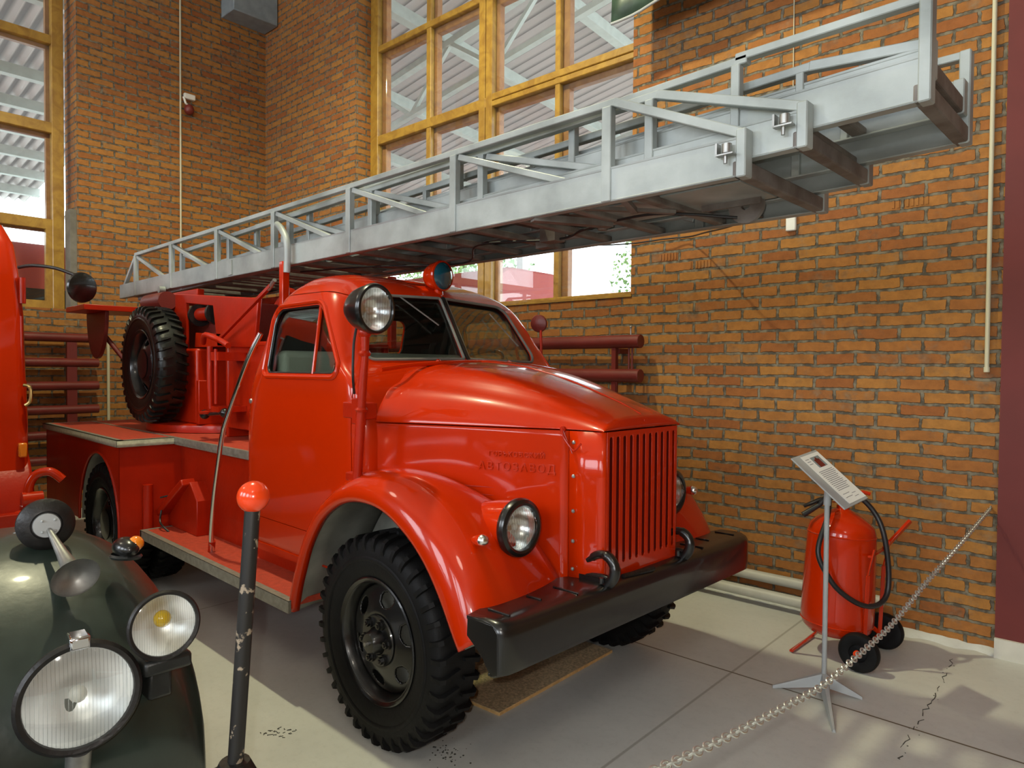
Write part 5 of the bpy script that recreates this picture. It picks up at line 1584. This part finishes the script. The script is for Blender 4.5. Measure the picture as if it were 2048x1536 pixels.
for k in range(nlk):
    c_, t_ = at((k + .5) * pitch)
    a = t_.cross(Vector((0, 0, 1))).normalized(); b_ = a.cross(t_)
    q = (a + b_).normalized() if k % 2 else (a - b_).normalized()
    ln, wd = .0165, .0095
    ring = []
    for j in range(12):
        an = 2 * PI * j / 12
        ring.append(c_ + t_ * (math.cos(an) * ln) + q * (math.sin(an) * wd))
    m.tube(ring, .0030, 6, closed=True)
lk = m.build('links', 'galv', CH); lk['kind'] = 'stuff'
m = MB(); m.cyl(pA + Vector((0, .05, 0)), pA, .006, .006, 8); m.tube([pA + Vector((0, .0, .012)), pA + Vector((0, -.012, 0)), pA + Vector((0, 0, -.012))], .004, 8); m.build('wall_hook', 'steel', CH)
BP = thing('barrier_post', (1.73, -1.95, 0), 'grey barrier post holding the near end of the chain', 'post')
m = MB(); m.cyl((1.73, -1.975, 0), (1.73, -1.975, 1.0), .022, .022, 20); m.build('post', 'grey_paint', BP)
m = MB(); m.lathe([(0, .03), (.10, .02), (.16, .004), (.16, 0), (0, 0)], (1.73, -1.975, 0), (0, 0, 1), 40); m.build('base', 'grey_paint', BP)

# ------------------------------------------------------------------ chipboard under the front wheel
CB = MB()
a_, b2_, c2_, d2_ = (.214, -.335), (.143, .661), (-.35, .62), (-.28, -.40)
CB.prism([(.205, -.330), (.150, .661), (-.34, .63), (-.28, -.37), (.10, -.335)][:4], 'z', .0, .018)
cb = CB.build('chipboard_sheet', ['chip', 'chip_edge'], bevel=.0015, seg=1, label='sheet of chipboard lying on the floor under the bumper', cat='board')
for p in cb.data.polygons:
    p.material_index = 0 if abs(p.normal.z) > .7 else 1

# faint writing on the floor
m = MB(); random.seed(11)
for r in range(3):
    for k in range(6 - r):
        x0, y0 = -.455 + .022 * k + .012 * r, -1.20 + .040 * r + .012 * k
        q = [Vector((x0 + random.uniform(-.008, .008), y0 + random.uniform(-.012, .012), .0012)) for _ in range(4)]
        m.tube(q, .0017, 5)
m.build('floor_scribble', 'scribble', label='small dark handwritten scribble on the pale floor beside the black pole', cat='marking')
# rubber scuffs and crumbs by the front tyre
m = MB(); random.seed(8)
for k in range(46):
    x0, y0 = random.gauss(.27, .05), random.gauss(-.72, .05); r = random.uniform(.002, .006)
    m.ball((x0, y0, .001), r, 6, (1, 1, .35))
o = m.build('floor_dirt', 'scribble', label='dark crumbs scattered on the floor at the front tyre', cat='dirt'); o['kind'] = 'stuff'
# crack across the floor
m = MB(); random.seed(4)
x, y = 1.60, 2.02; pts = []
while y > -.9:
    pts.append(Vector((x + random.uniform(-.012, .012), y, .0008))); y -= .035; x += .002 + random.uniform(-.004, .005)
# two bands of crack with gaps
for k in range(len(pts) - 1):
    if random.random() < .62: m.tube([pts[k], pts[k + 1]], random.uniform(.0010, .0028), 5)
    if random.random() < .3: m.ball(pts[k] + Vector((random.uniform(-.02, .02), 0, 0)), random.uniform(.002, .005), 6, (1, 1, .3))
o = m.build('floor_crack', 'scribble', kind='structure')

# ------------------------------------------------------------------ old dark car in the left foreground
GC = thing('vintage_car', (-.6, -2.6, 0), 'dark green vintage car with big round lamps in the left foreground', 'car')
YC = -2.26
HL, FG, HB, HT, MK, PT, PB = (.620, -2.183, .866), (.640, -1.997, .994), (.185, -2.155, 1.205), (.433, -2.142, 1.102), (.351, -1.997, 1.140), (.898, -1.880, 1.344), (.899, -1.927, .685)
# front wing: rounded, falling towards the nose
def gw_row(x):
    zc, zb_, wl, wr = interp([(-1.0, .50, .40, .46, .40), (-.8, .76, .45, .47, .41), (-.55, .98, .50, .48, .42), (-.25, 1.12, .58, .49, .43), (.0, 1.165, .62, .50, .44), (.16, 1.150, .62, .50, .445), (.30, 1.09, .60, .50, .45), (.44, .99, .56, .50, .445), (.54, .87, .50, .49, .43), (.60, .74, .45, .47, .41), (.625, .60, .42, .45, .40)], x)
    return zc, zb_, wl, wr
rows = []
xs = [-1.0, -.9, -.8, -.7, -.58, -.45, -.35, -.25, -.1, .03, .14, .24, .33, .40, .46, .51, .55, .58, .605, .625]
for x in xs:
    zc, zb_, wl, wr = gw_row(x)
    row = []
    for k in range(33):
        t = PI * k / 32
        cy = math.cos(t); sy = math.sin(t)
        y = YC + (wr if cy > 0 else wl * 1.6) * (abs(cy) ** .72) * (1 if cy > 0 else -1)
        z = zb_ + (zc - zb_) * (sy ** .62)
        row.append(Vector((x - .06 * (1 - sy), y, z)))
    rows.append(row)
wn_ = MB().grid(rows).build('front_wing', 'green', GC, solid=.01, angle=60)
# nose apron below, darker
rows = []
for z in (.60, .50, .40, .32):
    rows.append([Vector((.625 - (.62 - z) * .25 - .10 * abs(u) ** 2.2, YC + u * .36 + .0, z)) for u in [-1.8 + .14 * i for i in range(21)]])
MB().grid(rows).build('nose_apron', 'green_black', GC, solid=.01)
# bonnet and body further left (mostly outside the frame)
pf = round_poly([(-3.75, .5), (-3.75, 1.20), (-2.72, 1.20), (-2.72, .5)], [.05, .3, .3, .05], 6)
MB().prism(pf, 'x', -1.5, .35).build('bonnet', 'green', GC, bevel=.03)
pf = round_poly([(-4.1, .45), (-4.0, 1.85), (-2.45, 1.85), (-2.35, .45)], [.05, .35, .35, .05], 6)
MB().prism(pf, 'x', -2.95, -1.5).build('body', 'green', GC, bevel=.04)
for (x, y) in ((.02, -2.28), (.02, -4.0), (-2.4, -2.5), (-2.4, -4.0)):
    m = MB().lathe([(0, -.09), (.22, -.09), (.24, -.10), (.36, -.10), (.38, -.06), (.38, .06), (.36, .10), (.24, .10), (.22, .08), (0, .08)], (x, y, .38), (0, 1, 0), 40); m.build('wheel', 'rubber', GC, angle=45)
def round_lamp(name, c, ax, r, parent, housing, glow=None, rim='black', deep=1.0, bulb=.16):
    c = Vector(c); ax = Vector(ax).normalized()
    m = MB().lathe([(0, -1.25 * r * deep), (.35 * r, -1.18 * r * deep), (.68 * r, -.85 * r * deep), (.90 * r, -.42 * r), (1.0 * r, -.05 * r), (1.03 * r, .03 * r)], c, ax, 48)
    h = m.build(name, housing, parent, angle=60)
    MB().lathe([(1.02 * r, -.02 * r), (1.09 * r, .04 * r), (1.10 * r, .14 * r), (1.04 * r, .20 * r), (.96 * r, .18 * r), (.94 * r, .10 * r)], c, ax, 56).build('lamp_rim', rim, h)
    MB().lathe([(0, -.55 * r), (.25 * r, -.52 * r), (.55 * r, -.36 * r), (.80 * r, -.12 * r), (.95 * r, .12 * r)], c, ax, 48).build('lamp_reflector', 'reflector_soft', h)
    MB().lathe([(0, .26 * r), (.4 * r, .245 * r), (.75 * r, .19 * r), (.95 * r, .12 * r)], c, ax, 48).build('lamp_lens', 'lamp_glass', h)
    e1 = ax.cross(Vector((0, 0, 1))).normalized(); e2 = e1.cross(ax)
    m = MB(); n = 27
    for k in range(n):
        u = (-.88 + 1.76 * k / (n - 1)) * r; hh = math.sqrt(max(0, (.93 * r) ** 2 - u * u))
        m.tube([c + e1 * u + e2 * (hh * q) + ax * (r * (.235 - .11 * ((u / r) ** 2 + (hh * q / r) ** 2))) for q in (-1, -.6, -.2, .2, .6, 1)], .0065 * r, 5)
    m.build('lens_ribs', 'lamp_glass', h)
    MB().ball(c - ax * .12 * r + Vector((0, 0, (bulb - .16) * r * 1.6)), bulb * r, 16).build('lamp_bulb', glow or 'white', h)
    return h
h1 = round_lamp('headlamp', HL, (1, -.10, .06), .122, GC, 'green_black', rim='black_rough', deep=.8)
m = MB(); m.box(-.03, .03, -.022, .022, .118, .150, xf=Matrix.Translation(Vector(HL)) @ Matrix.Rotation(-.1, 4, 'Z')); m.build('rim_clip', 'chrome', h1, bevel=.006)
m = MB(); m.tube([Vector(HL) + Vector((.0, 0, -.13)), Vector(HL) + Vector((-.02, 0, -.2))], .028, 14); m.build('lamp_foot', 'steel', h1)
h2 = round_lamp('fog_lamp', FG, (1, -.06, .10), .080, GC, 'green_black', glow='bulb_yellow', rim='black_rough', deep=.7, bulb=.27)
m = MB(); F = Vector(FG); m.box(F.x - .12, F.x + .01, F.y - .05, F.y + .07, F.z - .125, F.z - .085); m.box(F.x - .10, F.x - .02, F.y - .03, F.y + .03, F.z - .2, F.z - .12); m.build('fog_lamp_bracket', 'green_black', h2, bevel=.01)
# horn: round body with a long trumpet
hb = Vector(HB); ht = Vector(HT)
m = MB().lathe([(0, -.05), (.05, -.048), (.068, -.03), (.072, -.01), (.072, .008), (.060, .020), (.040, .026), (.036, .022), (0, .022)], hb, (1, -.12, .03), 40)
hn = m.build('horn', 'black_rough', GC, angle=40)
m = MB().lathe([(.034, .022), (.033, .030), (.0, .032)], hb, (1, -.12, .03), 30)
for k in range(4):
    t = PI / 4 + PI / 2 * k; m.ball(hb + Vector((.033, math.cos(t) * .022, math.sin(t) * .022)), .004, 8)
m.build('horn_plate', 'grey_paint', hn)
dr = (ht - hb).normalized()
m = MB().lathe([(.007, .03), (.010, .08), (.014, (ht - hb).length * .55), (.020, (ht - hb).length * .78), (.034, (ht - hb).length * .93), (.056, (ht - hb).length * 1.0), (.058, (ht - hb).length * 1.005), (.052, (ht - hb).length * 1.0), (.030, (ht - hb).length * .93), (.0, (ht - hb).length * .86)], hb, dr, 36)
m.build('horn_trumpet', 'steel', hn, angle=70)
m = MB(); m.tube([hb + Vector((-.02, 0, -.05)), hb + Vector((-.03, .01, -.12)), hb + Vector((-.035, .01, -.20))], [.022, .014, .018], 12); m.build('horn_bracket', 'black_rough', hn)
# teardrop marker with amber lens
mk_ = Vector(MK)
m = MB().ball(mk_, .042, 24, (1.3, .80, .70)); mo = m.build('marker_lamp', 'black', GC)
MB().ball(mk_ + Vector((.020, .020, .012)), .0215, 16).build('amber_lens', 'amber', mo)
m = MB().lathe([(0, -.008), (.040, -.006), (.043, 0), (.038, .006)], mk_ - Vector((0, 0, .024)), (0, .1, 1), 24); m.build('marker_base', 'green_black', mo)
# bumper with the marker pole
m = MB(); m.prism([(.84, .54), (.92, .555), (.935, .62), (.92, .675), (.84, .69)], 'y', -4.2, -1.87); m.box(.5, .85, -2.7, -2.62, .55, .65)
m.build('bumper', 'black_rough', GC, bevel=.012)
pb = Vector(PB); pt = Vector(PT)
MB().tube([pb, pb.lerp(pt, .5), pt - (pt - pb).normalized() * .02], .0185, 18).build('marker_pole', 'chipped', GC)
MB().ball(pt, .0385, 32).build('marker_ball', 'ball', GC)
MB().cyl(pb, pb + Vector((0, 0, .03)), .05, .035, 18).build('pole_foot', 'black_rough', GC)

# ------------------------------------------------------------------ another red truck at the left edge
RT = thing('red_truck', (-4.5, -2.6, 0), 'red truck cut off at the left edge, with a round black mirror on an arm', 'truck')
X0_ = -3.28; Y0_ = -1.545
rows = []
for z, dy, dx in ((.75, .0, .02), (1.05, .0, .0), (1.30, .0, 0), (1.62, -.01, -.01), (2.0, -.015, -.03), (2.25, -.03, -.05), (2.5, -.06, -.08), (2.64, -.11, -.16), (2.71, -.20, -.28), (2.74, -.4, -.5)):
    dy += .04
    plan = round_poly([(X0_ + dx, Y0_ + dy), (X0_ - 1.6, Y0_ + dy), (X0_ - 1.6, -3.6), (X0_ + dx, -3.6)], [.07, .05, .05, .07], 6)
    rows.append([Vector((x, y, z)) for x, y in plan])
m = MB().grid(rows, closeu=True); m.add(rows[-1], [tuple(range(len(rows[-1])))])
rc = m.build('cab', 'red', RT, angle=50)
m = MB(); m.box(X0_ - .06, X0_ + .012, -3.4, -1.80, 1.72, 2.35); m.build('windscreen', 'dark', rc)
m = MB()
for z in (1.46, 2.18): m.tube([(X0_ - .06, Y0_ + .012, z - .09), (X0_ - .06, Y0_ + .012, z + .09)], .022, 12)
m.tube([(X0_ - .03, Y0_ + .004, 1.12), (X0_ - .04, Y0_ + .0, 2.0)], .010, 8); m.build('door_hinge', 'red_old', rc)
m = MB(); m.tube(spline([(X0_ + .02, Y0_ + .0, 1.52), (X0_ + .04, Y0_ + .035, 1.50), (X0_ + .04, Y0_ + .035, 1.41), (X0_ + .02, Y0_ + .01, 1.38)], 5), .012, 8); m.build('door_handle', 'brass', rc)
arm = spline([(-3.30, -1.56, 2.335), (-3.20, -1.50, 2.345), (-3.058, -1.399, 2.325), (-2.925, -1.313, 2.275)], 6)
ma = MB().tube(arm, .012, 10).build('mirror_arm', 'black_rough', RT)
MB().lathe([(0, -.03), (.07, -.025), (.100, -.008), (.104, .006), (.096, .011), (0, .009)], (-2.865, -1.285, 2.187), (-.9, -.35, .1), 36).build('mirror_head', 'black', ma)
rows = []
for i in range(15):
    t = PI * .5 * i / 14
    rows.append([Vector((X0_ - .60 + .72 * math.sin(t), y, .60 + .62 * math.cos(t))) for y in (-1.50, -1.52, -1.75, -2.1, -2.3)])
MB().grid(rows).build('front_wing', 'red_old', RT, solid=.01)
m = MB(); m.box(X0_ + .0, X0_ + .05, -1.58, -1.53, 1.02, 1.12); m.build('side_marker', 'amber', RT, bevel=.01)
MB().box(X0_ + .05, X0_ + .2, -3.6, -1.52, .50, .66).build('bumper', 'red_old', RT, bevel=.01)
m = MB(); m.tube(spline([(X0_ + .10, -1.54, .60), (X0_ + .11, -1.54, .80), (X0_ + .12, -1.50, .90), (X0_ + .15, -1.42, .92), (X0_ + .17, -1.35, .86)], 5), .03, 12)
m.tube([(X0_ + .12, -1.58, .74), (X0_ + .12, -1.46, .74)], .05, 14); m.tube([(X0_ + .12, -1.62, .62), (X0_ + .12, -1.42, .68)], .04, 12); m.build('hose_coupling', 'red', RT)
def plain_wheel(x, y, r, parent):
    k = r / .46
    MB().lathe([(0, -.1), (.26 * k, -.1), (.28 * k, -.11), (.44 * k, -.11), (r, -.06), (r, .06), (.44 * k, .11), (.28 * k, .11), (.26 * k, .1), (0, .1)], (x, y, r), (0, 1, 0), 40).build('wheel', 'rubber', parent, angle=45)
for x in (-3.95, -5.7):
    for y in (-1.72, -3.4): plain_wheel(x, y, .46, RT)
MB().box(-6.3, X0_ - 1.62, -3.6, -1.60, .75, 2.4).build('body', 'red_old', RT, bevel=.03)
MB().box(-6.2, X0_ - .1, -3.0, -2.1, .45, .75).build('chassis', 'black_rough', RT)
